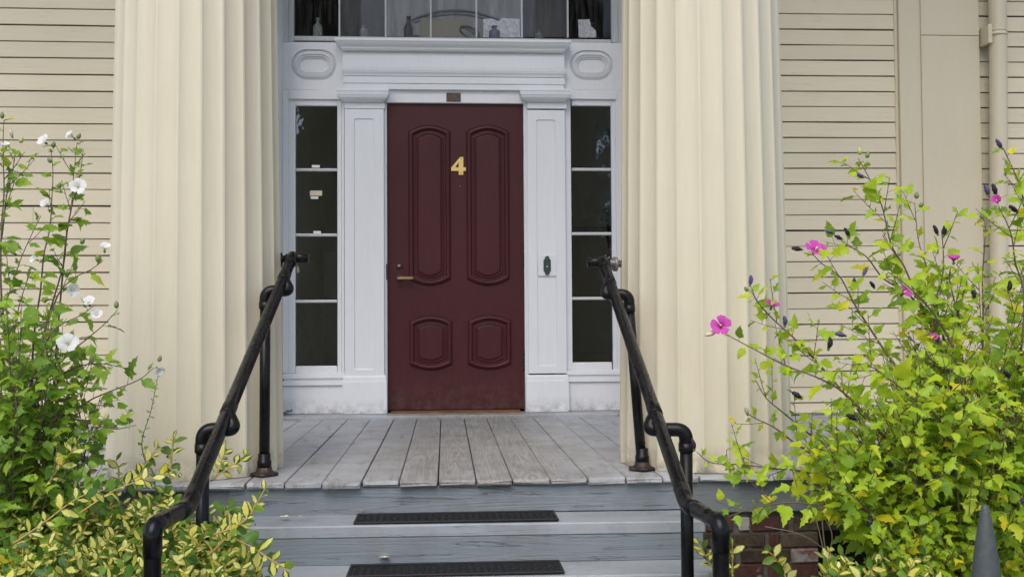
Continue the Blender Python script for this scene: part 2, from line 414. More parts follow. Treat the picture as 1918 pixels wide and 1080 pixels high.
zsl = [zl + EXPO_L * k for k in range(-30, 30) if zl + EXPO_L * k < CEIL - .1]; zsr = [zr + EXPO_R * k for k in range(-30, 30) if zr + EXPO_R * k < CEIL - .1]
zsl = [z for z in zsl if z > .012]; zsr = [z for z in zsr if z > .012]
clapboards(LX0, RECL - .045, zsl, lambda z: .002, -2.2, EXPO_L)
clapboards(RECR + .045, A0 - .022, zsr, lambda z: -.004, 2.2, EXPO_R)
clapboards(A1 + .002, RXE, zsr, lambda z: -.004, 3.6, EXPO_R)
MB().box(A0 - .022, A0, WALL - .024, WALL, 0.004, CEIL, .003).build('corner_bead', M['flat'], house)
MB().box(LX0, RECL - .045, WALL - .03, WALL, .003, .013).box(RECR + .045, A0 - .022, WALL - .03, WALL, .003, .013).build('base_strip', M['fascia'], house)
# corner pilaster with its flat face boards
pil = MB().box(A0, A1, -.347, WALL + .02, .004, CEIL, .004).build('corner_pilaster', M['flat'], house)
seam = Z(67, -.36, 1790)
for z0, z1 in ((.004, seam - .0015), (seam + .0015, CEIL)):
    MB().box(A0f + .0, A1 - .004, -.361, -.348, z0, z1, .003).build('face_board', M['flat'], pil)

# ------------------------------------------------------------------ downspout
DX = X(1870, -.42)
ds = thing('downspout', 'taupe painted round downspout beside the flat corner pilaster', 'downspout', (DX + .03, -.42, 0))
zz = [(CEIL - .05), 2.6, 1.2, .3, .02]
MB().tube([(X(1868 + (600 - y) * -.0, -.42, y), -.42, z) for z, y in zip(zz, (0, 0, 300, 600, 700))], .058, 18).build('pipe', M['flat'], ds)
zb = Z(62, -.42, 1868)
bx_ = X(1868, -.42, 62)
st = MB(); st.lathe([(.0595, zb - .022), (.0635, zb - .022), (.0635, zb - .008), (.0605, zb - .006), (.0605, zb + .006), (.0635, zb + .008), (.0635, zb + .022), (.0595, zb + .022)], (bx_, -.42, 0), 20)
st.build('strap', M['flat'], ds)
MB().box(bx_ - .085, bx_ - .055, -.46, -.345, zb - .08, zb + .05, .003).build('bracket', M['flat'], ds)

# ------------------------------------------------------------------ doorway (parts of the house, white trim, on the plane Y = 0)
door_surround = MB().box(RECL, RECR, WALL + .01, .0, 3.40, 3.44).build('door_surround', M['white'], house)
for xa, xb in ((RECL - .012, RECL), (RECR, RECR + .012)): MB().box(xa, xb, WALL + .002, .06, .003, 3.399).build('reveal_board', M['white'], door_surround)
# jamb stop strips along the recess edge
MB().box(RECL - .045, RECL + .004, WALL - .022, WALL - .001, .004, 3.45, .003).build('casing', M['white'], door_surround)
MB().box(RECR - .004, RECR + .045, WALL - .022, WALL - .001, .004, 3.45, .003).build('casing', M['white'], door_surround)

def pbox(name, x0, x1, y0, y1, Yf, Yb, mat, parent, b=.003, ref=None):
    """board whose front face covers the measured pixel rectangle at depth Yf"""
    xm = (x0 + x1) / 2; ym = (y0 + y1) / 2
    xa, xb = at(x0, ym, Yf).x, at(x1, ym, Yf).x; za, zb_ = at(xm, y1, Yf).z, at(xm, y0, Yf).z
    if y1 > 764 and Yf < .01: za = SILL + .002
    return MB().box(xa, xb, Yf, Yb, za, zb_, b).build(name, mat, parent)
def mould(name, x0, x1, prof, mat, parent):
    """horizontal moulding with returned ends: prof = [(pixel row, projection in metres)], top to bottom, wall plane Y = .0"""
    xm = (x0 + x1) / 2; rs = []
    X0, X1 = at(x0, prof[0][0], -prof[0][1]).x, at(x1, prof[0][0], -prof[0][1]).x
    p0 = prof[0][1]
    for py, p in prof:
        z = at(xm, py, -p).z if py < 764 else SILL + .0025; d = p0 - p
        rs.append([(X0 + d, .03, z), (X0 + d, -p, z), (X1 - d, -p, z), (X1 - d, .03, z)])
    return MB().rings(rs).build(name, mat, parent)

# base wall plate behind all trim
ent = mould('entablature', 627, 1070, [(73, .150), (77, .152), (79, .147), (84, .135), (89, .118), (91, .113), (92, .113), (95, .105), (97, .098), (97.5, .074)], M['white'], house)
mould('frieze_board', 642, 1057, [(97.8, .073), (127.5, .073)], M['white'], ent)
mould('bed_mould', 639, 1061, [(127.8, .084), (131, .084), (136, .079), (140, .070), (143.5, .066), (144.2, .055)], M['white'], ent)
mould('architrave_band', 643, 1058, [(144.5, .064), (156.6, .064)], M['white'], ent)
mould('architrave_band', 645, 1056, [(157, .057), (168, .057)], M['white'], ent)
hd = pbox('door_head', 720, 990, 165, 193.2, -.028, .05, M['white'], door_surround)
# pilasters
for (cx0, cx1, sx0, sx1, yb, pz0, pz1, px0, px1) in ((630, 728, 645.5, 719.5, 770, 222, 692, 663, 701), (974, 1070, 988.5, 1060, 768, 222, 688, 1005.5, 1042)):
    cp = mould('pilaster_capital', cx0, cx1, [(166.4, .128), (169, .130), (171.5, .126), (177.5, .124), (178, .121), (182, .116), (186, .104), (188.5, .092), (190.5, .084), (191, .078)], M['white'], house)
    nk = pbox('necking', sx0 - 1, sx1 + 1.5, 191.3, 203.5, -.064, .03, M['white'], cp, .003)
    # shaft: a flat board with a shallow sunk panel (rounded corners)
    xa, xb = at(sx0, 450, -.056).x, at(sx1, 450, -.056).x; za, zb_ = at(680, yb - 66, -.056).z, at(680, 204, -.056).z
    qa, qb = at(px0, 450, -.056).x, at(px1, 450, -.056).x; qz0, qz1 = at(680, pz1, -.056).z, at(680, pz0, -.056).z
    def rr(x0, x1, z0, z1, r, y, n=4):
        o = []
        for (cx, cz, a0) in ((x1 - r, z1 - r, 0), (x0 + r, z1 - r, 90), (x0 + r, z0 + r, 180), (x1 - r, z0 + r, 270)):
            for k in range(n + 1):
                an = R(a0 + 90 * k / n); o.append((cx + r * math.cos(an), y, cz + r * math.sin(an)))
        return o
    def rect_as(x0, x1, z0, z1, y, n=4):
        o = []
        for (cx, cz) in ((x1, z1), (x0, z1), (x0, z0), (x1, z0)): o += [(cx, y, cz)] * (n + 1)
        return o
    sh = MB().rings([rect_as(xa, xb, za, zb_, .03), rect_as(xa, xb, za, zb_, -.0535), rect_as(xa + .0025, xb - .0025, za, zb_, -.056), rr(qa, qb, qz0, qz1, .016, -.056), rr(qa + .003, qb - .003, qz0 + .003, qz1 - .003, .014, -.0490), rr(qa + .006, qb - .006, qz0 + .006, qz1 - .006, .012, -.0475)], False, True)
    sh.build('pilaster_shaft', M['white'], cp)
    bs = mould('pilaster_base', sx0 - 1, sx1 + 2.5, [(yb - 66.5, .060), (yb - 64, .064), (yb - 56, .066), (yb - 55, .070), (yb - .8, .070)], M['white'], cp)
# jambs beside the door
pbox('door_jamb', 719.8, 725, 193.4, 771, -.030, .05, M['white'], door_surround, .002)
pbox('door_jamb', 982.2, 989.5, 193.4, 769, -.030, .05, M['white'], door_surround, .002)
pbox('jamb_bead', 720.5, 723, 205, 771, -.038, -.031, M['white'], door_surround, .002)
pbox('jamb_bead', 986, 989, 205, 769, -.038, -.031, M['white'], door_surround, .002)
th = MB(); tx0, tx1 = X(732, -.06, 772), X(974, -.06, 772)
th.rings([[(tx0 + i * 0 + e * (tx1 - tx0), .02, .034), (tx0 + e * (tx1 - tx0), -.045, .034), (tx0 + e * (tx1 - tx0), -.075 - .012 * math.sin(math.pi * e), .024), (tx0 + e * (tx1 - tx0), -.078 - .012 * math.sin(math.pi * e), SILL + .001), (tx0 + e * (tx1 - tx0), .02, SILL + .001)] for i, e in enumerate([0, .06, .2, .4, .6, .8, .94, 1])])
th.build('threshold', M['oak'], house)
pq = pbox('door_plaque', 836, 863, 174, 190.5, -.034, -.0285, M['plaque'], door_surround, .0015)
for px in (839, 860): pbox('plaque_screw', px - .9, px + .9, 181, 183, -.036, -.0342, M['rust'], door_surround, .0005)

# oval medallion blocks
def medallion(x0, x1, y0, y1, cx, cy, hw, hh):
    Yp = -.012
    xa, xb = at(x0, cy, Yp).x, at(x1, cy, Yp).x; za, zb_ = at(cx, y1, Yp).z, at(cx, y0, Yp).z; c = at(cx, cy, Yp); k = 7.2 / FPX
    def stad(w_, h_, y, n=12):
        o = []; L = max(w_ - h_, .004)
        for i in range(n + 1): an = R(-90 + 180 * i / n); o.append((c.x + L + h_ * math.cos(an), y, c.z + h_ * math.sin(an)))
        for i in range(n + 1): an = R(90 + 180 * i / n); o.append((c.x - L + h_ * math.cos(an), y, c.z + h_ * math.sin(an)))
        return o
    w_, h_ = hw * k, hh * k; base = stad(w_, h_, Yp); n = len(base); outer = []
    for i, p in enumerate(base):                 # push the oval's points out to the block's rectangle
        dx, dz = p[0] - c.x, p[2] - c.z
        s_ = min(((xb - c.x) if dx > 0 else (xa - c.x)) / dx if abs(dx) > 1e-6 else 1e9, ((zb_ - c.z) if dz > 0 else (za - c.z)) / dz if abs(dz) > 1e-6 else 1e9)
        outer.append((c.x + dx * s_, Yp, c.z + dz * s_))
    rs = [[(p[0], .03, p[2]) for p in outer], outer, base]
    for inset, y in ((.002, .014), (.010, .010), (.020, -.006), (.034, -.014), (.038, .000), (.047, -.006), (.051, .008), (.058, .003), (.062, .015), (.066, .016)):
        rs.append(stad(w_ - inset, h_ - inset, Yp + .004 + y))
    mp = MB().rings(rs, False, True).build('medallion_panel', M['white'], house)
    for e0, e1 in ((x0, cx - hw - .5), (cx + hw + .5, x1)): pbox('backing_board', e0, e1, y0, y1, Yp + .0008, .029, M['white'], mp, .0005)
    return mp
medallion(530, 646, 79.5, 168, 588, 121.5, 42, 29)
medallion(1054, 1168, 80.5, 168, 1108, 122.5, 41.5, 29)

# sidelights: frame, sash, four panes, muntins, sill and apron
def sidelight(xo0, xo1, g0, g1, gy0, gy1, muns, ytop, ysill, yb, side):
    sl = MB()
    Yf = -.014
    def bar(x0, x1, y0, y1, yf, yb_=.03, b=.002):
        xm = (x0 + x1) / 2; ym = (y0 + y1) / 2
        sl.box(at(x0, ym, yf).x, at(x1, ym, yf).x, yf, yb_, at(xm, y1, yf).z, at(xm, y0, yf).z, b)
    # outer casing
    bar(xo0, g0 - 12.2, ytop, ysill, -.022); bar(g1 + 8.2, xo1, ytop, ysill, -.022); bar(g0 - 12, g1 + 8, ytop, gy0 - 12.2, -.026)
    frame = sl.build('sidelight', M['white'], house)
    def sub(name, x0, x1, y0, y1, yf, yb_=.03, b=.0025, mat='white'): return pbox(name, x0, x1, y0, y1, yf, yb_, M[mat], frame, b)
    sub('stile', g0 - 12, g0, gy0 - 12, gy1 + 12, Yf); sub('stile', g1, g1 + 8, gy0 - 12, gy1 + 12, Yf)
    sub('rail', g0 + .2, g1 - .2, gy0 - 12, gy0, Yf); sub('rail', g0 + .2, g1 - .2, gy1, gy1 + 12, Yf)
    sub('fillet', g0 - 12, g1 + 8, gy0 - 14.5, gy0 - 12.2, -.034, -.0145)
    ys = [gy0] + muns + [gy1]
    for m in muns: sub('muntin', g0 + .2, g1 - .2, m - 1.5, m + 1.6, -.004, .02, .002, 'greytrim')
    for i in range(len(ys) - 1):
        a0 = ys[i] + (1.4 if i else 0); a1 = ys[i + 1] - (1.4 if i < len(ys) - 2 else 0)
        p = pbox('pane', g0 - .5, g1 + .5, a0, a1, .008, .011, M['pane'], frame, 0)
        # a lip of old putty along the lower edge of each light
        pbox('putty', g0 + 1, g1 - 1, a1 - 2.2, a1 - .2, .003, .0075, M['white'], frame, .001)
    mould('sill', xo0 + 3, xo1 + (2 if side < 0 else 0), [(ysill, .030), (ysill + 2, .040), (ysill + 9, .042), (ysill + 10, .034), (ysill + 13, .030)], M['white'], frame)
    mould('apron_cap', xo0, xo1, [(ysill + 13.2, .034), (ysill + 22, .036), (ysill + 23, .020)], M['white'], frame)
    sub('apron', xo0, xo1, ysill + 23.3, yb, -.018)
    return frame
sidelight(529.5, 645, 553, 632, 198, 687, [319, 441, 565], 168.3, 699, 769.5, -1)
sidelight(1060.5, 1168, 1070.5, 1146.5, 198, 680, [318.3, 438.5, 559.5], 168.3, 692, 766, 1)

# transom window with seven lights over the doorway
TR = .012
tw = thing('tw', 'x', 'x'); bpy.data.objects.remove(tw)
tf = MB()
def tb(x0, x1, y0, y1, yf, yb_, b=.002):
    xm = (x0 + x1) / 2; ym = (y0 + y1) / 2
    tf.box(at(x0, ym, yf).x, at(x1, ym, yf).x, yf, yb_, at(xm, y1, yf).z, at(xm, y0, yf).z, b)
tb(529.5, 540, -150, 79, -.014, .04); tb(1158, 1168.5, -150, 80, -.014, .04)
transom = tf.build('transom_window', M['greytrim'], house)
pbox('stile', 540.3, 550, -148, 79, -.006, .04, M['greytrim'], transom); pbox('stile', 1145, 1157.7, -148, 80, -.006, .04, M['greytrim'], transom)
pbox('rail', 550.2, 1144.8, 71, 79.3, -.006, .04, M['greytrim'], transom); pbox('rail', 550.2, 1144.8, -150, -138, -.006, .04, M['greytrim'], transom)
mun = [635.5, 722, 806.5, 892, 977, 1063]
for m in mun: pbox('muntin', m - 1.6, m + 1.6, -137.8, 70.8, TR - .006, TR + .02, M['greytrim'], transom, .002)
xs = [550] + mun + [1145]
for i in range(7): pbox('pane', xs[i] + .3, xs[i + 1] - .3, -137.8, 70.8, TR + .006, TR + .009, M['dusty'], transom, 0)
# shelf behind the transom and the old panel at its back
shelf_z = Z(70.8, TR + .04)
MB().box(RECL + .02, RECR - .02, .0412, .30, shelf_z - .03, shelf_z - .003, .002).build('shelf', M['greytrim'], transom)
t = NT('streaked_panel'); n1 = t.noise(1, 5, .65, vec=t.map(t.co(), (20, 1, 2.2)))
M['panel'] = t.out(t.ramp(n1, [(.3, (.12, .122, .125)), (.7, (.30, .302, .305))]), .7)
t = NT('shaded_side_panel'); n1 = t.noise(1, 5, .65, vec=t.map(t.co(), (20, 1, 2.2)))
M['panel_dim'] = t.out(t.ramp(n1, [(.3, (.035, .035, .037)), (.7, (.085, .085, .088))]), .7)  # streaked panel again; the dimmer light at the sides is put into the colour
BY = .22
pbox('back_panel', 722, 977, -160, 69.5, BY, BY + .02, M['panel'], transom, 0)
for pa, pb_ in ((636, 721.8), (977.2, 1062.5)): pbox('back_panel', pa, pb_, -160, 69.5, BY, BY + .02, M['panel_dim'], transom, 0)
arc = []
for k in range(13):
    f_ = k / 12; arc.append(at(762 + 180 * f_, 19 + 22 * (2 * f_ - 1) ** 2, BY - .012))
MB().tube(arc, .009, 8).build('arch_moulding', plain('arch_grey', (.12, .12, .125), .7), transom)
arc2 = [p + Vector((0, .004, -.028)) for p in arc[1:-1]]
MB().tube(arc2, .005, 8).build('arch_moulding', plain('arch_grey', (.12, .12, .125), .7), transom)

# ------------------------------------------------------------------ front door (a part of the house)
dx0, dx1, dz0, dz1 = X(725.3, 0, 480), X(982, 0, 480), Z(766.5, 0), Z(194, 0)
door = MB().box(dx0, dx1, 0, .045, dz0, dz1, .003).build('door', M['door'], house)
tag(door, 'burgundy panelled front door with the number 4')
MB().box(dx0 - .01, dx1 + .01, .046, .06, 0, dz1 + .02).build('door_stop', M['dark'], door)
def door_panel(x0, x1, y0, y1, rise):
    """raised panel with bolection moulding; arched at top and bottom"""
    xa, xb = at(x0, 480, 0).x, at(x1, 480, 0).x; xm = (x0 + x1) / 2
    zt, zb_ = at(xm, y0, 0).z, at(xm, y1, 0).z; rs = []; k = rise * 7.2 / FPX; n = 12
    def ring(o, h, rk=1.0):
        pts = []
        for i in range(n + 1):
            f_ = i / n; pts.append((xa + o + (xb - xa - 2 * o) * f_, -h, zb_ + o + k * rk * (2 * f_ - 1) ** 2))
        for i in range(n + 1):
            f_ = 1 - i / n; pts.append((xa + o + (xb - xa - 2 * o) * f_, -h, zt - o - k * rk * (2 * f_ - 1) ** 2))
        return pts
    prof = [(-.006, .0), (-.006, .005), (-.001, .013), (.006, .020), (.015, .0225), (.023, .018), (.0275, .010), (.030, .001), (.043, .001), (.046, .008), (.052, .010), (.057, .006), (.066, .013), (.072, .014)]
    rs = [ring(o, h, 1 - .35 * max(o, 0) / .07) for o, h in prof]
    return MB().rings(rs, False, True).build('door_panel', M['door'], door)
door_panel(767, 843, 236, 533, 12); door_panel(876, 953, 236, 533, 12)
door_panel(768, 845, 592, 691, 10); door_panel(877, 955, 591, 690, 10)
# brass 4 with a real counter
def nump(x, y): q = at(x, y, -.006); return (q.x, q.z)
outer = [(862, 294), (872.4 - 4.6, 294), (867.8, 313.5), (872.6, 313.5), (872.6, 320), (867.8, 320), (867.8, 327.4), (859.2, 327.4), (859.2, 320), (845, 320), (845, 314)]
inner = [(859.2, 303.5), (859.2, 313.5), (852.6, 313.5)]
pts = [nump(*p) for p in outer]; ip = [nump(*p) for p in inner]
# polygon with a bridge to the counter, split into quads and triangles by hand
P = [(862, 294), (867.8, 294), (867.8, 313.5), (872.6, 313.5), (872.6, 320), (867.8, 320), (867.8, 327.4), (859.2, 327.4), (859.2, 320), (845, 320), (845, 314), (859.2, 303.5), (859.2, 313.5), (852.6, 313.5)]
F4 = [(0, 11, 2, 1), (0, 10, 13, 11), (11, 12, 2), (10, 9, 8, 13), (13, 8, 12), (12, 8, 5, 2), (2, 5, 4, 3), (8, 7, 6, 5)]
vs = []
for y in (-.006, -.001):
    for p in P: q = nump(*p); vs.append((q[0], y, q[1]))
fs = [f for f in F4] + [tuple(i + 14 for i in f[::-1]) for f in F4]
loop = [0, 1, 2, 3, 4, 5, 6, 7, 8, 9, 10]
for i in range(len(loop)): a_, b_ = loop[i], loop[(i + 1) % len(loop)]; fs.append((a_, b_, b_ + 14, a_ + 14))
for a_, b_ in ((11, 12), (12, 13), (13, 11)): fs.append((b_, a_, a_ + 14, b_ + 14))
nm = MB().add(vs, fs).build('house_number', M['gold'], door)
def disc(name, px, py, r, y0, y1, mat, parent, n=16, dome=0.0):
    c = at(px, py, y0); prof = [(r, y1), (r, y0), (r * .75, y0 - dome)]
    return MB().rings([[(c.x + q * math.cos(2 * math.pi * k / n), y, c.z + q * math.sin(2 * math.pi * k / n)) for k in range(n)] for q, y in prof], True, True).build(name, mat, parent)
disc('number_screw', 864, 297, .0032, -.008, -.0061, M['rust'], door, 8); disc('number_screw', 864, 324, .0032, -.008, -.0061, M['rust'], door, 8)
disc('peephole', 862, 348.5, .0042, -.004, .001, M['brass'], door, 10, .002)
disc('deadbolt', 747.5, 497.5, .023, -.009, .001, M['rust'], door, 20, .004); disc('keyhole_plate', 747.5, 497.5, .009, -.017, -.009, M['brass'], door, 12, .001)
disc('handle_rose', 748, 520, .024, -.010, .001, M['rust'], door, 20, .003)
hp = at(748, 520.5, -.05); he = at(774, 520.5, -.055)
hm = MB().tube([(hp.x, -.009, hp.z), (hp.x, -.052, hp.z)], .009, 10)
hm.box(hp.x - .012, he.x, -.066, -.048, hp.z - .011, hp.z + .010, .004)
hm.build('door_handle', M['brass'], door)
MB().tube([(he.x - .012, -.0, hp.z + .033), (he.x - .012, -.004, hp.z + .008)], .002, 6).build('latch_pin', M['brass'], door)
for py0, py1 in ((256, 298), (461, 500), (658, 693)):
    hx = at(982, (py0 + py1) / 2, -.006); z0, z1 = at(982, py1, -.006).z, at(982, py0, -.006).z
    hb = MB()
    for k in range(5):
        a0 = z0 + (z1 - z0) * k / 5; hb.tube([(hx.x, -.008, a0 + .001), (hx.x, -.008, a0 + (z1 - z0) / 5 - .001)], .0085, 10)
    hb.lathe([(.004, z1), (.007, z1 + .006), (.001, z1 + .014)], (hx.x, -.008, 0), 10)
    hb.build('hinge', M['rust'], door)
pbox('strike_worn', 723.3, 725.1, 494, 524, -.032, -.02, M['rust'], door_surround, .0005)

# doorbell on its little inset plate
bp = pbox('doorbell_plate', 1008, 1042.5, 477.5, 516.5, -.0605, -.048, M['white'], house, .0012)
def oct_plate(cx, cy, wpx, hpx, y0, y1, mat, name, parent):
    c = at(cx, cy, y0); k = 7.14 / FPX; rs = []
    sh_ = [(1, .55), (.62, .72), (.55, .9), (0, 1), (-.55, .9), (-.62, .72), (-1, .55), (-1, -.55), (-.62, -.72), (-.55, -.9), (0, -1), (.55, -.9), (.62, -.72), (1, -.55)]
    for s_, y in ((1, y1), (1, y0 + .002), (.82, y0)): rs.append([(c.x + u * wpx * k * s_, y, c.z + v_ * hpx * k * s_) for u, v_ in sh_])
    return MB().rings(rs).build(name, mat, parent)
ob = oct_plate(1025, 497, 6.8, 18.5, -.069, -.0605, M['greeniron'], 'doorbell', bp)
disc('bell_button', 1025, 499, .0075, -.073, -.069, plain('bell_brass', (.5, .46, .38), .35, .6), bp, 12, .004)

# ------------------------------------------------------------------ porch
porch = thing('porch', 'grey wooden porch floor with worn front boards in front of the doorway', 'porch', (0, EDGE, 0))
BW = 70.7 * 4.26 / FPX
x0b = X(603.5, EDGE, 900)
pj = random.Random(3)
k0 = int((-5.6 - x0b) / BW); k1 = int((5.6 - x0b) / BW)
widths = {k: pj.uniform(-.003, .003) for k in range(k0, k1 + 2)}
BACK = -.225
for k in range(k0, k1 + 1):
    xa = x0b + BW * k + widths[k]; xb = x0b + BW * (k + 1) + widths[k + 1]
    gap = pj.choice([.002, .003, .005, .007]); xa += gap * .5; xb -= pj.choice([.002, .004, .006]) * .5
    fr = EDGE + pj.uniform(-.018, .013); tilt = pj.uniform(-.007, .007); dz = pj.uniform(-.0022, .0012); skew = pj.uniform(-.0015, .0015)
    yend = WALL + .004 if (xb < RECL or xa > RECR) else BACK
    if xa < RECL < xb or xa < RECR < xb: yend = WALL + .004
    def sect(y, dzt, dzb, ins, sk=0):
        b_ = .0035
        return [(xa + ins + sk, y, -.027 + dzb), (xa + ins + sk, y, -b_ + dz + dzt), (xa + b_ + ins + sk, y, dz + dzt), (xb - b_ - ins + sk, y, dz + dzt), (xb - ins + sk, y, -b_ + dz + dzt), (xb - ins + sk, y, -.027 + dzb)]
    rs = []
    nose = [(-.0, -.0135, .010, .006), (.002, -.0055, .005, .003), (.009, -.0012, .001, .001), (.03, 0, 0, 0)]
    for off, zt_, zb_, ins in nose: rs.append([(p[0], p[1] + tilt * (i / 5 - .5) + pj.uniform(-.0035, .0035) * (1 if off < .01 else .3), p[2] + (pj.uniform(-.0028, .0018) if off < .02 else 0)) for i, p in enumerate(sect(fr + off, zt_, zb_, ins))])
    rs.append(sect(-1.6, pj.uniform(-.0008, .0008), 0, 0, skew)); rs.append(sect(yend, 0, 0, 0))
    MB().rings(rs).build('floorboard', M['floor'], porch)
MB().box(RECL + .001, RECR - .001, BACK + .003, .03, -.027, SILL, .007).build('back_board', M['floor'], porch)
MB().box(-5.6, 5.6, EDGE + .05, WALL + .2, -.060, -.0275).build('subfloor', M['dark'], porch)
RL0, RR1 = X(400, -3.14, 985), X(1322, -3.14, 975)
for xa, xb in ((-5.6, RL0 + .04), (RR1 - .04, 5.6)):
    MB().box(xa, xb, EDGE + .035, EDGE + .075, -.158, -.028, .003).build('fascia', M['fascia'], porch)
MB().box(-5.6, 5.6, EDGE + .09, EDGE + .19, -.25, -.062).build('rim_joist', plain('old_timber', (.07, .06, .05), .85), porch)
MB().box(-5.6, 5.6, -1.2, -1.15, GZ, -.07).build('void_shade_sheet', plain('void_shade', (.02, .018, .016), .9), porch)  # near-black sheet added to stand for the shade in the void under the porch

# brick pier under the porch, right of the steps
def brick_mat(name, cols, lime):
    t = NT(name); n1 = t.noise(26, 7, .7); n2 = t.noise(7, 4, .6); x_ = t.math('MULTIPLY', t.orand(), .25)
    c = t.ramp(t.math('ADD', t.math('MULTIPLY', n1, .8), x_), [(.32, cols[0]), (.5, cols[1]), (.72, cols[2])])
    c = t.mix(t.ramp(n2, [(lime, 0), (lime + .06, .8)]), c, (.40, .39, .38))
    return t.out(c, .85, normal=t.bump(n1, .8, .006))
M['brick'] = brick_mat('red_brick', [(.030, .013, .010), (.078, .028, .021), (.12, .055, .043)], .64)
M['brick_tan'] = brick_mat('weathered_brick', [(.03, .022, .015), (.075, .052, .034), (.13, .10, .07)], .72)
M['brick_lime'] = brick_mat('limed_brick', [(.07, .02, .016), (.20, .07, .05), (.32, .28, .26)], .47)
t = NT('lime_mortar'); n1 = t.noise(30, 6, .7)
M['mortar'] = t.out(t.ramp(n1, [(.35, (.07, .066, .06)), (.6, (.14, .135, .13)), (.72, (.38, .38, .38))]), .9, normal=t.bump(n1, .8, .008))
PB = EDGE + .055
pier_x0, pier_x1 = X(1310, PB, 1000), X(1534, PB, 1000)
pier = MB().box(pier_x0, pier_x1 - .003, PB + .008, PB + .32, GZ, -.160).build('brick_pier', M['mortar'], porch)
rows = [(968, 994, [(1318, 1346, 0), (1350, 1373, 0), (1384, 1405, 2), (1408, 1462, 0), (1466, 1477, 0), (1487, 1533, 1)]),
        (997.5, 1024, [(1314, 1360, 1), (1366, 1433.5, 1), (1441, 1461, 0), (1464, 1533, 1)]),
        (1027.5, 1053, [(1322, 1378, 1), (1389, 1479, 1), (1483, 1534, 2)]),
        (1056.5, 1083, [(1314, 1348, 0), (1352, 1430, 0), (1440, 1533, 0)])]
for j in range(4, 14):
    y0 = 968 + 29.6 * j; b0 = 1314 + (40 if j % 2 else 0)
    rows.append((y0, y0 + 26, [(max(b0 + i * 96 - 96, 1314), min(b0 + i * 96 - 8, 1533), (i + j) % 2) for i in range(4) if min(b0 + i * 96 - 8, 1533) - max(b0 + i * 96 - 96, 1314) > 15]))
bj = random.Random(5)
for y0, y1, bs in rows:
    if Z(y1, PB, 1440) < GZ: continue
    for xa, xb, kd in bs:
        pr = PB - bj.uniform(0, .007); xm = (xa + xb) / 2
        X0_, X1_, Z0_, Z1_ = at(xa, y0, pr).x, at(xb, y0, pr).x, at(xm, y1, pr).z, at(xm, y0, pr).z
        b = MB().box(X0_, X1_, pr, pr + .09, Z0_, Z1_, .005)
        b.v = [(p[0] + bj.uniform(-.0018, .0018), p[1] + bj.uniform(-.002, .002), p[2] + bj.uniform(-.002, .002)) for p in b.v]
        b.build('brick', M[('brick', 'brick_tan', 'brick_lime')[kd]], pier)

# porch roof beam and ceiling, carried by the columns
MB().box(-5.9, 5.9, -3.25, -2.05, CEIL, CEIL + .85, .01).build('beam', M['cream'], porch)
MB().box(-5.9, 5.9, -3.45, WALL - .004, CEIL + .87, CEIL + .95).build('ceiling', M['white'], porch)

# ------------------------------------------------------------------ fluted columns
def column(cx, label, ph, seed, rs_=1.0):
    cy = -2.50; r = random.Random(seed); nf = 24; us = [0, .045, .075, .16, .30, .5, .70, .84, .925, .955]; sub = len(us); n = nf * sub
    amp = [r.uniform(.94, 1.06) for _ in range(nf)]; jr = [r.uniform(-.0016, .0016) for _ in range(nf + 1)]
    zs = [.002, .012, .03, .25, .6, 1.0, 1.4, 1.8, 2.2, 2.8, 3.4, 4.2, 5.2, CEIL]; rs = []
    for z in zs:
        Rz = .3935 - .0142 * z - .0006 * z * z + (-.002 if z < .01 else 0); Rz *= rs_; ring = []
        for i in range(n):
            k, u = divmod(i, sub); u = us[u]; v_ = min(max((u - .045) / .91, 0), 1); an = 2 * math.pi * (k + u) / nf + ph
            dep = .0104 * amp[k] * (1 - abs(2 * v_ - 1) ** 2.6)
            q = Rz - dep + jr[k] * (1 - u) + jr[(k + 1) % nf] * u
            ring.append((cx + q * math.cos(an), cy + q * math.sin(an), z))
        rs.append(ring)
    o = MB().rings(rs, True, True, True).build('fluted_column', M['cream'])
    o.data.set_sharp_from_angle(angle=R(24))
    return tag(o, label, 'column', 'fluted porch columns')
cL = column(X(370, -2.5, 500), 'cream fluted porch column left of the burgundy door, behind the white-flowered bush', R(-90), 1, .965)
cR = column(X(1316, -2.5, 500), 'cream fluted porch column right of the burgundy door, behind the pink-flowered bush', R(-90), 2, .99)
# the two small hooks in the columns
hk = MB(); p = at(1175, 66, -2.47); hk.tube([p + Vector((.02, 0, .012)), p + Vector((-.004, -.004, .012)), p + Vector((-.006, -.012, .002)), p + Vector((-.004, -.012, -.010)), p + Vector((.003, -.010, -.014))], .0032, 8)
tag(hk.build('screw_hook', M['rust']), 'small rusty hook on the inner edge of the right column', 'hook')
hk = MB(); p = at(516.5, 42, -2.47); hk.tube([p + Vector((-.02, 0, .004)), p + Vector((.001, -.004, .004)), p + Vector((.002, -.010, -.003)), p + Vector((-.003, -.010, -.010))], .0032, 8)
tag(hk.build('screw_hook', M['galv']), 'small pale metal hook on the inner edge of the left column', 'hook')

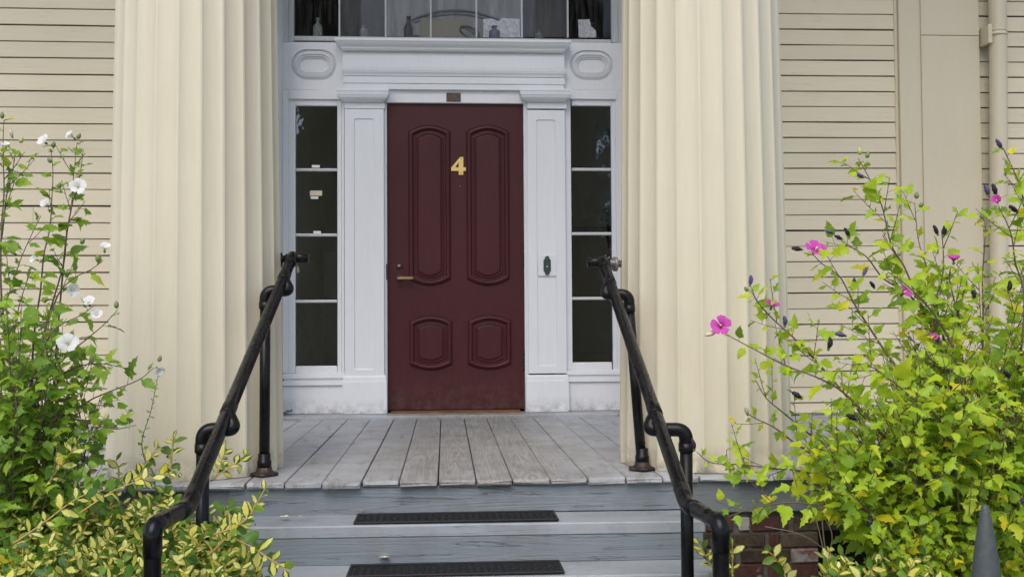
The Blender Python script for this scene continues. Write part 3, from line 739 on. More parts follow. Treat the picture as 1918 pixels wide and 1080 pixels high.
# ------------------------------------------------------------------ steps
steps = thing('front_steps', 'grey painted wooden steps leading up to the porch', 'steps', (0, -3.5, GZ))
RUN, RISE = .23, .15
SAG = .004
for k in range(5):
    zt = -.14 - RISE * k; yf = -3.14 - RUN * k; yr = -2.912 - RUN * k
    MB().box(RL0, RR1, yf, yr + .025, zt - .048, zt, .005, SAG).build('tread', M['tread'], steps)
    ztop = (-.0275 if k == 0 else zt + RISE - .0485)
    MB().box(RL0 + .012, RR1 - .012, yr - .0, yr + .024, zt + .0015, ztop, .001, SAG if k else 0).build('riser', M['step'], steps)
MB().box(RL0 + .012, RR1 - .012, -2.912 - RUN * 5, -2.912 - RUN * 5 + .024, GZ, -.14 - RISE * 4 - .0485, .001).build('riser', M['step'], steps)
for xs_ in (RL0 + .03, RR1 - .06):
    sv = []; 
    prof = [(-2.86, -.03), (-2.86, GZ), (-4.05, GZ)]
    for k in range(4, -1, -1): prof += [(-2.885 - RUN * (k + 1) + .0, -.14 - RISE * k - .05), (-2.885 - RUN * k, -.14 - RISE * k - .05)]
    MB().rings([[(x, y, z) for y, z in prof] for x in (xs_, xs_ + .03)]).build('stringer', M['step'], steps)

# rubber stair mats
def mat_(bl, br, fl, fr_, zt, yb_, yf, label):
    xa, xb = (at(bl, 957, yb_).x + at(fl, 975, yf).x) / 2, (at(br, 957, yb_).x + at(fr_, 975, yf).x) / 2
    z = zt - SAG * (xa + xb) / 2
    mt = MB().box(xa + .012, xb - .012, yf + .012, yb_ - .012, z + .0025, z + .007, .001, 0)
    o = tag(mt.build('stair_mat', M['rubber']), label, 'mat', 'rubber mats on the steps')
    e = MB()
    e.box(xa, xb, yf, yf + .012, z + .002, z + .0115, .003); e.box(xa, xb, yb_ - .012, yb_, z + .002, z + .0115, .003)
    e.box(xa, xa + .012, yf + .0122, yb_ - .0122, z + .002, z + .0115, .003); e.box(xb - .012, xb, yf + .0122, yb_ - .0122, z + .002, z + .0115, .003)
    e.build('mat_border', M['rubber_edge'], o)
    rj = random.Random(int(zt * 1000)); rib = MB(); nn = int((xb - xa) / .028)
    for i in range(nn):
        for j in range(3):
            cx = xa + .02 + (xb - xa - .04) * (i + .5) / nn; cy = yf + .025 + (yb_ - yf - .05) * (j + .5) / 3; rr_ = .009 + rj.uniform(-.001, .001)
            ring = [(cx + rr_ * math.cos(q * math.pi / 4), cy + rr_ * 1.9 * math.sin(q * math.pi / 4), z + .007) for q in range(8)]
            rib.rings([ring, [(p[0] * .8 + cx * .2, p[1] * .8 + cy * .2, z + .0098) for p in ring], [(p[0] * .5 + cx * .5, p[1] * .5 + cy * .5, z + .0074) for p in ring]], False, True)
    rb = rib.build('raised_pattern', M['rubber_edge'], o); rb['kind'] = 'stuff'
    return o
mat_(669, 1037, 662, 1048, -.14, -2.93, -3.122, 'black rubber mat on the top step below the porch')
mat_(658, 1048, 646, 1056.5, -.29, -3.16, -3.352, 'black rubber mat on the second step, at the bottom of the picture')

# ------------------------------------------------------------------ pipe handrails
PR = .0242
def handrail(label, T, B, E, p1b, p1t, p2b, side, seed):
    """T top joint, B bend, E front elbow; posts given by base and top pixels"""
    rj = random.Random(seed)
    T = at(T[0], T[1], -2.50); B = at(B[0], B[1], -3.974); E = at(E[0], E[1], -4.235); E.z = B.z - .004
    root = thing('handrail', label, 'handrail', (E.x, E.y, GZ), 'black pipe handrails of the steps')
    foot = Vector((E.x, E.y, GZ + .002))
    path = round_path([T, B, E + Vector((0, 0, 0))], .05, 5)
    path = path[:-1] + round_path([path[-2], E, foot], .055, 8)[1:]
    MB().tube(path, PR, 20).build('rail', M['black'], root)
    def sleeve(p, d, L, r=PR + .0022):
        d = Vector(d).normalized(); p = Vector(p)
        MB().tube([p - d * L / 2, p - d * (L / 2 - .003), p + d * (L / 2 - .003), p + d * L / 2], [r - .0015, r, r, r - .0015], 20).build('sleeve', M['black'], root)
    dr = (B - T).normalized(); de = (E - B).normalized()
    # fittings: slightly fatter castings at the bend, the front elbow, the top and the post joints
    MB().tube(round_path([B - dr * .085, B, B + de * .075], .05, 6), PR + .0022, 20).build('bend_fitting', M['black'], root)
    MB().tube(round_path([E - de * .075, E, E + Vector((0, 0, -.085))], .055, 8), PR + .0024, 20).build('elbow_fitting', M['black'], root)
    sleeve(T + dr * .03, dr, .075)
    # cross pipe from the column through the top tee
    cx = (cL if side < 0 else cR)
    inner = T + Vector((-side * .070, .01, -.006)); colp = T + Vector((side * .055, .02, -.012))
    MB().tube([inner, T + Vector((-side * .03, .008, -.004)), T + Vector((side * .03, .012, -.008))], PR - .001, 18).build('cross_pipe', M['black'], root)
    MB().tube([T + Vector((side * .028, .012, -.008)), colp + Vector((side * .05, .01, 0))], .0165, 16).build('wall_stub', M['galv'] if side > 0 else M['black'], root)
    MB().tube([colp + Vector((side * .0, .004, 0)), colp + Vector((side * .012, .006, 0))], .034, 18).build('wall_flange', M['galv'] if side > 0 else M['black'], root)
    def on_rail(y): return T + (B - T) * ((y - T.y) / (B.y - T.y))
    for (pb, pt, y, zb_, fl) in ((p1b, p1t, -2.74, .003, True), (p2b, None, -3.60, -.44 + .003, False)):
        r_ = on_rail(y + .04)
        base = at(pb[0], pb[1], y); base.z = zb_
        xt = at(pt[0], pt[1], y).x if pt else base.x
        zt = r_.z - .043
        top = Vector((xt, y, zt)); under = Vector((r_.x - side * .034, y + .018, zt)); j = Vector((r_.x - side * .010, r_.y, r_.z - .004))
        MB().tube([base, top + Vector((0, 0, -.05))], PR - .002, 18).build('post', M['black'], root)
        MB().tube(round_path([top + Vector((0, 0, -.075)), top, under, j], .05, 8), PR + .0004, 18).build('post_elbow', M['black'], root)
        MB().tube([top + Vector((0, 0, -.078)), top + Vector((0, 0, -.074)), top + Vector((0, 0, -.046))], [PR + .0005, PR + .0028, PR + .0028], 18).build('sleeve', M['black'], root)
        sleeve(on_rail(y + .07) , dr, .055)
        if fl:
            f = MB(); m_ = 24
            for k_, (rr_, z) in enumerate(((.054, .0), (.056, .006), (.050, .012))):
                pass
            rs = []
            for rr_, z in ((.052, 0), (.055, .004), (.053, .011), (.040, .014), (.033, .022), (.031, .035)):
                rs.append([(base.x + (rr_ * (1 + (.10 * math.cos(4 * 2 * math.pi * q / m_) if rr_ > .045 else 0))) * math.cos(2 * math.pi * q / m_), y + (rr_ * (1 + (.10 * math.cos(4 * 2 * math.pi * q / m_) if rr_ > .045 else 0))) * math.sin(2 * math.pi * q / m_), zb_ + z) for q in range(m_)])
            f.rings(rs, True, True, True); f.build('base_flange', M['rust'], root)
            MB().tube([base + Vector((0, 0, .03)), base + Vector((0, 0, .06)), base + Vector((0, 0, .063)), base + Vector((0, 0, .09)), base + Vector((0, 0, .093))], [PR + .006, PR + .006, PR + .002, PR + .002, PR - .001], 18).build('collar', M['black'], root)
        else:
            MB().lathe([(.048, zb_), (.050, zb_ + .004), (.046, zb_ + .009), (.030, zb_ + .012), (.027, zb_ + .03)], (base.x, y, 0), 20).build('base_flange', M['black'], root)
    # rain drops clinging to the upper side of the rail
    dp = MB(); segs = [(T, B), (B, E)]
    for i in range(750):
        A_, C_ = segs[0] if rj.random() < .86 else segs[1]
        f_ = rj.random(); p_ = A_ + (C_ - A_) * f_; d_ = (C_ - A_).normalized()
        sx = Vector((1, 0, 0)); sx = (sx - d_ * sx.dot(d_)).normalized(); up = sx.cross(d_); up = up if up.z > 0 else -up
        an = rj.gauss(0, .62); n_ = (up * math.cos(an) + sx * math.sin(an)).normalized(); q = d_.cross(n_)
        r0 = rj.choice([.0009, .0010, .0012, .0015, .0021]) * rj.uniform(.85, 1.1); c_ = p_ + n_ * (PR + .0004)
        ring = [c_ + (d_ * math.cos(k * math.pi / 3) * 1.15 + q * math.sin(k * math.pi / 3)) * r0 for k in range(6)]
        r2 = [c_ + n_ * r0 * .55 + (d_ * math.cos(k * math.pi / 3) + q * math.sin(k * math.pi / 3)) * r0 * .72 for k in range(6)]
        dp.rings([ring, r2], False, False, True); n0 = len(dp.v); dp.add([c_ + n_ * r0 * .78] + r2, [(0, k + 1, (k + 1) % 6 + 1) for k in range(6)], True)
    d = dp.build('rain_drops', M['drop'], root); d['kind'] = 'stuff'
    return root
handrail('black pipe handrail on the left of the steps, by the yellow-leaved shrub', (548, 481), (352, 950), (286, 985), (495, 884), (497, 540), (379, 1000), -1, 11)
handrail('black pipe handrail on the right of the steps, by the brick pier', (1129, 489), (1287, 945), (1349, 972), (1203, 880), (1178, 545), (1287, 1000), 1, 12)

# ------------------------------------------------------------------ things behind the transom glass
def bottle(px, ybase, ytop, wpx, neck, shoulder, mat, label, Yd=.10):
    s_ = (7.2 + Yd) / FPX; c = at(px, 68, Yd); c.z = shelf_z - .002
    H = (71 - ytop) * s_; r0 = wpx / 2 * s_; rn = neck / 2 * s_; zs_ = H * shoulder
    prof = [(r0 * .9, 0), (r0, .006), (r0, zs_), (r0 * .93, zs_ + .008), (rn * 1.35, zs_ + (H - zs_) * .34), (rn, zs_ + (H - zs_) * .48), (rn, H * .90), (rn * 1.45, H * .91), (rn * 1.45, H * .985), (rn * 1.2, H)]
    m = MB().lathe(prof, c, 18)
    return tag(m.build('bottle', mat), label, 'bottle', 'old bottles on the transom shelf')
bottle(595, 70, 33, 17, 5.5, .58, bottle_glass('clear_bottle', (.55, .60, .57)), 'clear glass bottle on the transom shelf, leftmost pane')
bottle(682, 70, 46, 19, 6.5, .62, bottle_glass('clear_bottle_grey', (.42, .45, .44)), 'short clear bottle on the transom shelf, second pane from the left')
bottle(765.5, 71, 28, 17, 6.8, .50, plain('brown_glass', (.016, .006, .005), .3, spec=.1), 'tall dark brown bottle on the transom shelf')
bottle(926, 71, 44, 21, 8.2, .58, plain('blue_grey_glass', (.09, .095, .14), .3, spec=.2), 'blue-grey bottle in front of white paper above the door')
bottle(1010, 71, 50, 18, 6, .50, bottle_glass('grey_bottle', (.38, .40, .38)), 'small clear bottle on the transom shelf, second pane from the right')
bottle(1109, 71, 33, 17, 6, .55, bottle_glass('smoky_bottle', (.16, .15, .16)), 'smoky bottle behind torn paper in the rightmost transom pane', .16)
M['card'] = plain('drab_card', (.20, .185, .13), .8)
def slab(name, px0, px1, py0, py1, Y, th_, mat, label, cat):
    o = pbox(name, px0, px1, py0, py1, Y, Y + th_, mat, None, 0)
    return tag(o, label, cat)
slab('cardboard', 788, 874, 35, 70.6, .17, .006, M['card'], 'drab brown card leaning behind the glass above the door', 'card')
pt = MB(); q = [at(x, y, .162) for x, y in ((826, 70), (845, 70), (834, 38))]; pt.add(q + [p + Vector((0, .004, 0)) for p in q], [(0, 1, 2), (5, 4, 3), (0, 3, 4, 1), (1, 4, 5, 2), (2, 5, 3, 0)])
tag(pt.build('paper_triangle', plain('tan_card', (.23, .19, .13), .8)), 'tan triangular card propped against the brown card above the door', 'card')
t = NT('white_crumpled_paper'); n1 = t.noise(40, 6, .75)
M['paper'] = t.out(t.ramp(n1, [(.38, (.42, .42, .45)), (.58, (.68, .68, .71))]), .7, normal=t.bump(n1, .8, .01))
def ragged(name, pts, Y, mat, label, cat):
    q = [at(x, y, Y) for x, y in pts]; n = len(q); m = MB().add(q + [p + Vector((0, .003, 0)) for p in q], [tuple(range(n)), tuple(range(2 * n - 1, n - 1, -1))] + [(i, (i + 1) % n, (i + 1) % n + n, i + n) for i in range(n)])
    return tag(m.build(name, mat), label, cat)
ragged('plastic_sheet', [(905, 70.5), (905, 36), (921, 35), (934, 40), (940, 34), (973, 36), (974, 70.5)], .19, M['paper'], 'white crumpled sheet behind the blue-grey bottle above the door', 'sheet')
ragged('torn_paper', [(1084, 70.5), (1083, 37), (1097, 37), (1104, 36), (1107, 50), (1112, 54), (1116, 58), (1117, 70.5)], .10, M['paper'], 'torn white paper standing in the rightmost transom pane', 'paper')
cw = MB(); c = at(876, 63.5, .06)
for k in range(5):
    cw.tube([c + Vector((math.cos(a_) * (.058 + .003 * k) + .004 * k, .010 * math.sin(a_ * 2 + k), math.sin(a_) * (.024 + .004 * k) - math.cos(a_) * .026 + .003 * k)) for a_ in [2 * math.pi * j / 20 for j in range(21)]], .0026, 6)
tag(cw.build('cable_coil', M['rubber_edge']), 'coil of black cable lying on the transom shelf above the door', 'cable')
lump = MB().lathe([(.028, 0), (.036, .012), (.033, .028), (.02, .04), (.004, .043)], (X(781, .15), .15, shelf_z - .002), 12)
tag(lump.build('dark_stopper', plain('dark_cork', (.03, .025, .02), .8)), 'small dark rounded stopper beside the tall brown bottle', 'stopper')

# labels stuck to the left sidelight
for (x0, x1, y0, y1, mt, lb) in ((584, 599, 309, 314, 'w', 'small white sticker at the foot of the top left sidelight pane'), (580.5, 603.5, 357, 366.5, 'c', 'cream paper label in the second pane of the left sidelight'), (582, 596, 368, 372.5, 'w', 'small white sticker just under the cream label in the left sidelight'), (587, 601, 432.5, 437, 'w', 'small white sticker at the foot of the second left sidelight pane')):
    o = pbox('window_sticker', x0, x1, y0, y1, .0060, .0075, plain('sticker_white', (.78, .80, .80), .6) if mt == 'w' else plain('label_cream', (.62, .57, .40), .7), None, 0)
    tag(o, lb, 'sticker')

# ------------------------------------------------------------------ fence post finial, nearest the camera
FY = -4.85
c = at(1846, 1000, FY); tip = at(1846, 944, FY)
fp = thing('fence_post', 'dark grey iron fence post with a pointed top, in front of the pink-flowered bush', 'fence post', (c.x, FY, GZ))
def spike(prof, n=4):
    m = MB(); rs = []
    for r_, z in prof: rs.append([(c.x + r_ * math.cos(2 * math.pi * k / 12), FY + r_ * math.sin(2 * math.pi * k / 12), z) for k in range(12)])
    return m.rings(rs, True, True, True)
zt = tip.z
spike([(.0365, zt - .30), (.038, zt - .26), (.0345, zt - .19), (.028, zt - .125), (.021, zt - .075), (.0135, zt - .03), (.0095, zt - .010), (.007, zt - .003), (.003, zt)]).build('finial', M['fence'], fp)
MB().box(c.x - .042, c.x + .042, FY - .042, FY + .042, zt - .335, zt - .302, .008).build('collar', M['fence'], fp)
MB().box(c.x - .032, c.x + .032, FY - .032, FY + .032, GZ, zt - .337, .006).build('shaft', M['fence'], fp)

# ------------------------------------------------------------------ plants
def attr_mesh(name, vs, fs, mat, edge, rn, smooth=False):
    me = bpy.data.meshes.new(name); me.from_pydata([tuple(v) for v in vs], [], fs)
    for nm_, dat in (('edge', edge), ('rnd', rn)):
        at_ = me.attributes.new(nm_, 'FLOAT', 'POINT'); at_.data.foreach_set('value', dat)
    if smooth: me.polygons.foreach_set('use_smooth', [True] * len(me.polygons))
    me.materials.append(mat); me.update(); return me

def leaf_shape(half, fold, curl, seed, wav=.02):
    """half outline [(along, width)] -> vertices, faces and distance-to-margin, unit length along +Y, normal +Z"""
    r = random.Random(seed); vs = []; ed = []; fs = []
    ts = [p[0] for p in half]
    def zc(t_, x): return -curl * t_ * t_ + fold * abs(x) + wav * math.sin(9 * t_ + seed) * abs(x) * 4
    n = len(half); tw = r.uniform(-.5, .5); bend = r.uniform(-.12, .12); dr = .5 + r.random()
    for t_, w_ in half:
        jl, jr_ = 1 + r.uniform(-.14, .14), 1 + r.uniform(-.14, .14)
        for c_ in (-1, -.5, 0, .5, 1):
            x = c_ * w_ * (jl if c_ < 0 else jr_)
            z = zc(t_, x) - dr * x * x + tw * x * t_
            vs.append((x + bend * t_ * t_, t_, z)); ed.append(abs(c_) * 1.0)
    for i in range(n - 1):
        for k in range(4): a_ = i * 5 + k; fs.append((a_, a_ + 1, a_ + 6, a_ + 5))
    return vs, fs, ed
HIB = [(0, .012), (.03, .14), (.12, .27), (.22, .33), (.33, .47), (.37, .30), (.44, .31), (.47, .19), (.56, .17), (.63, .26), (.68, .13), (.78, .17), (.84, .07), (1.0, .004)]
HIB2 = [(0, .012), (.04, .17), (.16, .34), (.22, .29), (.33, .40), (.38, .30), (.48, .34), (.54, .22), (.64, .25), (.70, .14), (.80, .14), (.86, .06), (1.0, .004)]
HIB3 = [(0, .012), (.03, .10), (.13, .25), (.20, .22), (.31, .36), (.36, .20), (.44, .14), (.56, .13), (.64, .20), (.70, .10), (.80, .11), (.88, .04), (1.0, .004)]
OVAL = [(0, .01), (.10, .17), (.28, .31), (.52, .35), (.76, .27), (.92, .13), (1.0, .01)]
OVAL2 = [(0, .01), (.13, .14), (.36, .27), (.60, .29), (.80, .21), (.94, .09), (1.0, .01)]

def leaf_mat(name, stops, back=.35, rough=.42, trans=.42, variegated=None):
    t = NT(name)
    an = t.node('ShaderNodeAttribute', attribute_name='rnd').outputs['Fac']; en = t.node('ShaderNodeAttribute', attribute_name='edge').outputs['Fac']
    r_ = t.math('FRACT', t.math('ADD', an, t.orand()))
    col = t.ramp(r_, stops)
    if variegated:
        msk = t.math('ADD', en, t.math('MULTIPLY', t.math('SUBTRACT', t.noise(70, 2, .5), .5), .9))
        r2 = t.math('FRACT', t.math('MULTIPLY', r_, 7.31))
        thr = t.math('SUBTRACT', msk, t.math('MULTIPLY', r2, .35))
        m = t.ramp(thr, [(.34, 0), (.46, 1)])
        yel = t.ramp(r_, variegated[0]); on = t.ramp(t.math('FRACT', t.math('MULTIPLY', r_, 3.77)), [(variegated[1], 1), (variegated[1] + .01, 0)])
        col = t.mix(on, col, t.mix(m, yel, col))
    n1 = t.noise(45, 3, .6); col = t.mix(t.ramp(n1, [(.4, .0), (.8, .22)]), col, t.mix(1.0, col, (.6, .68, .5), 'MULTIPLY'))
    vein = t.ramp(en, [(0, .35), (.10, 0)]); col = t.mix(vein, col, t.mix(.5, col, (.30, .36, .12)))
    nb = t.bump(n1, .25, .004)
    t.out(col, rough, normal=nb, spec=.4)
    tl = t.node('ShaderNodeBsdfTranslucent'); t.l.new(t.mix(1.0, col, (1.25, 1.15, .55), 'MULTIPLY'), tl.inputs[0])
    mx = t.node('ShaderNodeMixShader'); mx.inputs[0].default_value = trans
    t.l.new(t.b.outputs[0], mx.inputs[1]); t.l.new(tl.outputs[0], mx.inputs[2]); t.l.new(mx.outputs[0], t.n['Material Output'].inputs[0])
    return t.m
M['leaf_l'] = leaf_mat('white_hibiscus_leaf', [(0, (.12, .24, .026)), (.45, (.21, .37, .033)), (.8, (.31, .49, .042)), (1, (.42, .56, .06))])
M['leaf_r'] = leaf_mat('pink_hibiscus_leaf', [(0, (.17, .31, .020)), (.30, (.31, .48, .024)), (.70, (.46, .62, .030)), (.94, (.54, .62, .03)), (.96, (.70, .66, .03)), (1, (.78, .66, .03))])
M['leaf_e'] = leaf_mat('variegated_leaf', [(0, (.045, .12, .022)), (.5, (.10, .22, .03)), (1, (.22, .38, .05))], rough=.36, trans=.38, variegated=([(0, (.82, .76, .16)), (.5, (.86, .80, .28)), (.8, (.82, .68, .07)), (1, (.88, .85, .48))], .60))
M['leaf_t'] = leaf_mat('street_tree_leaf', [(0, (.07, .11, .03)), (.5, (.13, .18, .06)), (1, (.22, .25, .11))])
M['stem_h'] = plain('hibiscus_bark', (.13, .095, .065), .7); M['stem_g'] = plain('green_stem', (.14, .15, .05), .6); M['stem_y'] = plain('yellow_stem', (.42, .28, .08), .6); M['stem_dry'] = plain('dry_stem', (.30, .23, .16), .8)
def petal_mat(name, c, c2):
    t = NT(name); en = t.node('ShaderNodeAttribute', attribute_name='rnd').outputs['Fac']; col = t.ramp(en, [(0, c2), (.22, c2), (.42, c), (1, c)])
    t.out(col, .6); tl = t.node('ShaderNodeBsdfTranslucent'); t.l.new(col, tl.inputs[0]); mx = t.node('ShaderNodeMixShader'); mx.inputs[0].default_value = .3
    t.l.new(t.b.outputs[0], mx.inputs[1]); t.l.new(tl.outputs[0], mx.inputs[2]); t.l.new(mx.outputs[0], t.n['Material Output'].inputs[0]); return t.m
M['petal_p'] = petal_mat('magenta_petal', (.62, .07, .46), (.38, .015, .16)); M['petal_w'] = petal_mat('white_petal', (.84, .84, .84), (.70, .66, .55))
M['stamen'] = plain('stamen', (.80, .76, .50), .7); M['bud_g'] = plain('green_bud', (.17, .24, .07), .6); M['calyx'] = plain('calyx', (.13, .19, .05), .6)
M['withered'] = plain('withered_purple', (.022, .016, .030), .7); M['bud_v'] = plain('violet_bud', (.085, .065, .17), .6); M['withered_w'] = plain('withered_cream', (.62, .52, .38), .7)

def leaf_set(outl, mat, variants, name):
    res = []
    for i in range(variants):
        sh_ = leaf_shape(outl[i % len(outl)], .16 + .20 * (i % 3), .05 + .30 * ((i * 7) % 4) / 3, i + 1, .035)
        res.append((sh_, attr_mesh(name, sh_[0], sh_[1], mat, sh_[2], [0.0] * len(sh_[0]), True)))
    return res

def frame_from(p, d, n, s):
    """matrix: leaf base at p, pointing along d, face towards n, length s"""
    d = d.normalized(); x = d.cross(n); 
    if x.length < 1e-4: x = d.orthogonal()
    x.normalize(); n = x.cross(d)
    return Matrix(((x.x * s, d.x * s, n.x * s, p.x), (x.y * s, d.y * s, n.y * s, p.y), (x.z * s, d.z * s, n.z * s, p.z), (0, 0, 0, 1)))

class Plant:
    def __init__(s, name, label, base, group, leafset, leafmat, stem_mat, seed):
        s.root = thing(name, label, 'shrub', base, group); s.ls = leafset; s.lm = leafmat; s.sm = stem_mat; s.leaves = []; s.r = random.Random(seed); s.twigs = MB()
    def leaf(s, p, d, n, size): s.leaves.append((frame_from(p, d, n, size), s.r.randrange(len(s.ls))))
    def stem(s, pts, r0, r1, name='stem', mat=None):
        m = len(pts); MB().tube(pts, [r0 + (r1 - r0) * i / (m - 1) for i in range(m)], 6).build(name, mat or s.sm, s.root)
    def twig(s, pts, r0, r1):
        m = len(pts); s.twigs.tube(pts, [r0 + (r1 - r0) * i / (m - 1) for i in range(m)], 4, False)
    def finish(s, n_single=300):
        def key(L):
            p = L[0].translation; px, py, dd = proj(p)
            vis = -20 < px < 1938 and -20 < py < 1100
            return (0 if vis else 1, dd - 26 * L[0].col[1].xyz.length * 0)
        s.leaves.sort(key=key)
        for mw, k in s.leaves[:n_single]: link('leaf', s.ls[k][1], s.root, mw)
        vs = []; fs = []; ed = []; rn = []
        for mw, k in s.leaves[n_single:]:
            (lv, lf, le), _ = s.ls[k]; n0 = len(vs); q = s.r.random()
            vs += [mw @ Vector(v) for v in lv]; fs += [[i + n0 for i in f] for f in lf]; ed += le; rn += [q] * len(lv)
        if vs:
            o = link('foliage', attr_mesh('foliage', vs, fs, s.lm, ed, rn, True), s.root); o['kind'] = 'stuff'
        if s.twigs.v:
            o = s.twigs.build('twigs', s.sm, s.root); o['kind'] = 'stuff'

def spline(pts, n=6):
    """Catmull-Rom through points"""
    P_ = [Vector(p) for p in pts]; P_ = [P_[0] * 2 - P_[1]] + P_ + [P_[-1] * 2 - P_[-2]]; out = []
    for i in range(1, len(P_) - 2):
        a_, b_, c_, d_ = P_[i - 1:i + 3]
        for k in range(n):
            t_ = k / n
            out.append(.5 * ((2 * b_) + (c_ - a_) * t_ + (2 * a_ - 5 * b_ + 4 * c_ - d_) * t_ * t_ + (3 * b_ - a_ - 3 * c_ + d_) * t_ ** 3))
    out.append(P_[-2]); return out
def resample(pts, step):
    out = [(pts[0], (pts[1] - pts[0]).normalized(), 0.0)]; acc = 0; L = 0; tot = sum((pts[i + 1] - pts[i]).length for i in range(len(pts) - 1))
    nxt = step
    for i in range(len(pts) - 1):
        d = pts[i + 1] - pts[i]; l = d.length
        while L + l >= nxt and l > 1e-9:
            out.append((pts[i] + d * ((nxt - L) / l), d / l, nxt / tot)); nxt += step
        L += l
    return out

UP = Vector((0, 0, 1))
def hib_leaves(P, pts, t0, step, smin, smax, droop=.25, twig_p=.0, toward=Vector((0, -1, .0))):
    ang = P.r.uniform(0, 6.28)
    for p, d, t_ in resample(pts, step):
        if t_ < t0: continue
        ang += 2.4 + P.r.uniform(-.3, .3)
        u = d.orthogonal().normalized(); v_ = d.cross(u); rad = u * math.cos(ang) + v_ * math.sin(ang)
        for q in range(1 if P.r.random() < .62 else 2):
            size = P.r.uniform(smin, smax) * (1 - .45 * max(0, t_ - .75) / .25)
            if q: size *= .6; rad = (rad + Vector((P.r.uniform(-1, 1), P.r.uniform(-1, 1), P.r.uniform(-.3, .6)))).normalized()
            out = (rad + d * .55 + UP * P.r.uniform(-.15, .35)).normalized()
            pet = p + out * size * P.r.uniform(.25, .45)
            P.twig([p, (p + pet) / 2 + UP * .003, pet], .0011, .0008)
            dl = (out + UP * P.r.uniform(-.85, .25) * droop * 2).normalized()
            n = (UP * .7 + toward * P.r.uniform(.15, 1.1) + Vector((P.r.uniform(-.5, .5), P.r.uniform(-.4, .4), P.r.uniform(-.2, .2)))).normalized()
            P.leaf(pet, dl, n, size)
        if P.r.random() < twig_p and t_ < .92:
            L = P.r.uniform(.06, .17); out = (rad + d * .8 + UP * .35).normalized()
            tp = [p, p + out * L * .5 + UP * .006, p + out * L + UP * .02]
            P.twig(tp, .0018, .0010); hib_leaves(P, tp, .25, step * .75, smin * .75, smax * .85, droop, 0, toward)

# flowers and buds, shared meshes
def petal_mesh(name, mat):
    vs = []; fs = []; rn = []
    rows_ = [(0, .03, 0), (.18, .10, .10), (.42, .26, .19), (.68, .40, .20), (.88, .40, .16), (1.0, .22, .13)]
    for i, (t_, w_, z) in enumerate(rows_):
        for k in range(5):
            x = (k / 2 - 1) * w_; vs.append((x, t_ - (.05 if k in (0, 4) and i == 5 else 0) + .03 * math.sin(k * 2.1 + i), z + .05 * math.sin(k * 1.7 + i * 1.3) * t_ + .10 * abs(x))); rn.append(t_)
    for i in range(5):
        for k in range(4): fs.append((i * 5 + k, i * 5 + k + 1, i * 5 + k + 6, i * 5 + k + 5))
    return attr_mesh(name, vs, fs, mat, [0.0] * len(vs), rn, True)
PETAL = {'p': petal_mesh('petal', M['petal_p']), 'w': petal_mesh('petal', M['petal_w'])}
STAMEN = MB().tube([(0, 0, 0), (0, 0, .2), (0, 0, .38), (0, 0, .55), (0, 0, .62)], [.035, .04, .085, .075, .03], 8).mesh('stamen', M['stamen'])
CALYX = MB().lathe([(.03, -.26), (.10, -.20), (.15, -.08), (.13, .04), (.05, .02)], (0, 0, 0), 10).mesh('calyx', M['calyx'])
BUD = {}
def bud_mesh(m): return MB().lathe([(.10, 0), (.27, .15), (.33, .40), (.27, .68), (.12, .90), (.02, 1.0)], (0, 0, 0), 10).mesh('flower_bud', m)
def spent_mesh(m):
    rs = []
    for i in range(8):
        t_ = i / 7; rr_ = [.10, .17, .20, .22, .20, .17, .15, .06][i]
        rs.append([(rr_ * (1 + .25 * math.cos(3 * q * .785 + i)) * math.cos(q * .785 + t_ * 2) + .08 * math.sin(t_ * 3), rr_ * (1 + .25 * math.cos(3 * q * .785 + i)) * math.sin(q * .785 + t_ * 2), t_ * 1.0) for q in range(8)])
    return MB().rings(rs, True, True, True).mesh('withered_flower', m)
BUD['g'] = bud_mesh(M['bud_g']); BUD['k'] = spent_mesh(M['withered']); BUD['v'] = spent_mesh(M['bud_v']); BUD['c'] = spent_mesh(M['withered_w']); BUD['y'] = bud_mesh(plain('pale_bud', (.42, .48, .16), .6)); BUD['w'] = spent_mesh(M['petal_w'])
def to_z(p, n, s):
    q = n.normalized().to_track_quat('Z', 'Y').to_matrix().to_4x4(); return Matrix.Translation(p) @ q @ Matrix.Scale(s, 4)
def flower(P, p, n, size, col, open_=1.0):
    m = to_z(p, n, size); f = link('flower', CALYX, P.root, m)
    for k in range(5):
        mw = m @ Matrix.Rotation(2 * math.pi * k / 5 + P.r.uniform(-.1, .1), 4, 'Z') @ Matrix.Rotation(R(18 + 52 * (1 - open_) + P.r.uniform(-6, 6)), 4, 'X') @ Matrix.Scale(P.r.uniform(.92, 1.05), 4)
        link('petal', PETAL[col], f, mw)
    link('stamen', STAMEN, f, m)
def bud(P, p, n, size, col):
    nm_ = 'withered_flower' if col in 'kc' else 'flower_bud'
    size *= .86
    o = link(nm_, BUD[col], P.root, to_z(p, n, size))
    if col in 'kvcw': link('calyx', CALYX, o, to_z(p, n, size * .9))

HIBSET_L = leaf_set([HIB, HIB2, HIB3], M['leaf_l'], 9, 'leaf'); HIBSET_R = leaf_set([HIB, HIB2, HIB3], M['leaf_r'], 9, 'leaf')
EUO = leaf_set([OVAL, OVAL2], M['leaf_e'], 8, 'leaf')

def traced(path, d0, d1, rg):
    """points of a branch read off the photo from its foot to its tip, at depths d0 -> d1 in front of the camera"""
    n = len(path); return [at(x, y, CAM.y + d0 + (d1 - d0) * i / (n - 1)) + Vector((0, rg.uniform(-.02, .02), 0)) for i, (x, y) in enumerate(path)]

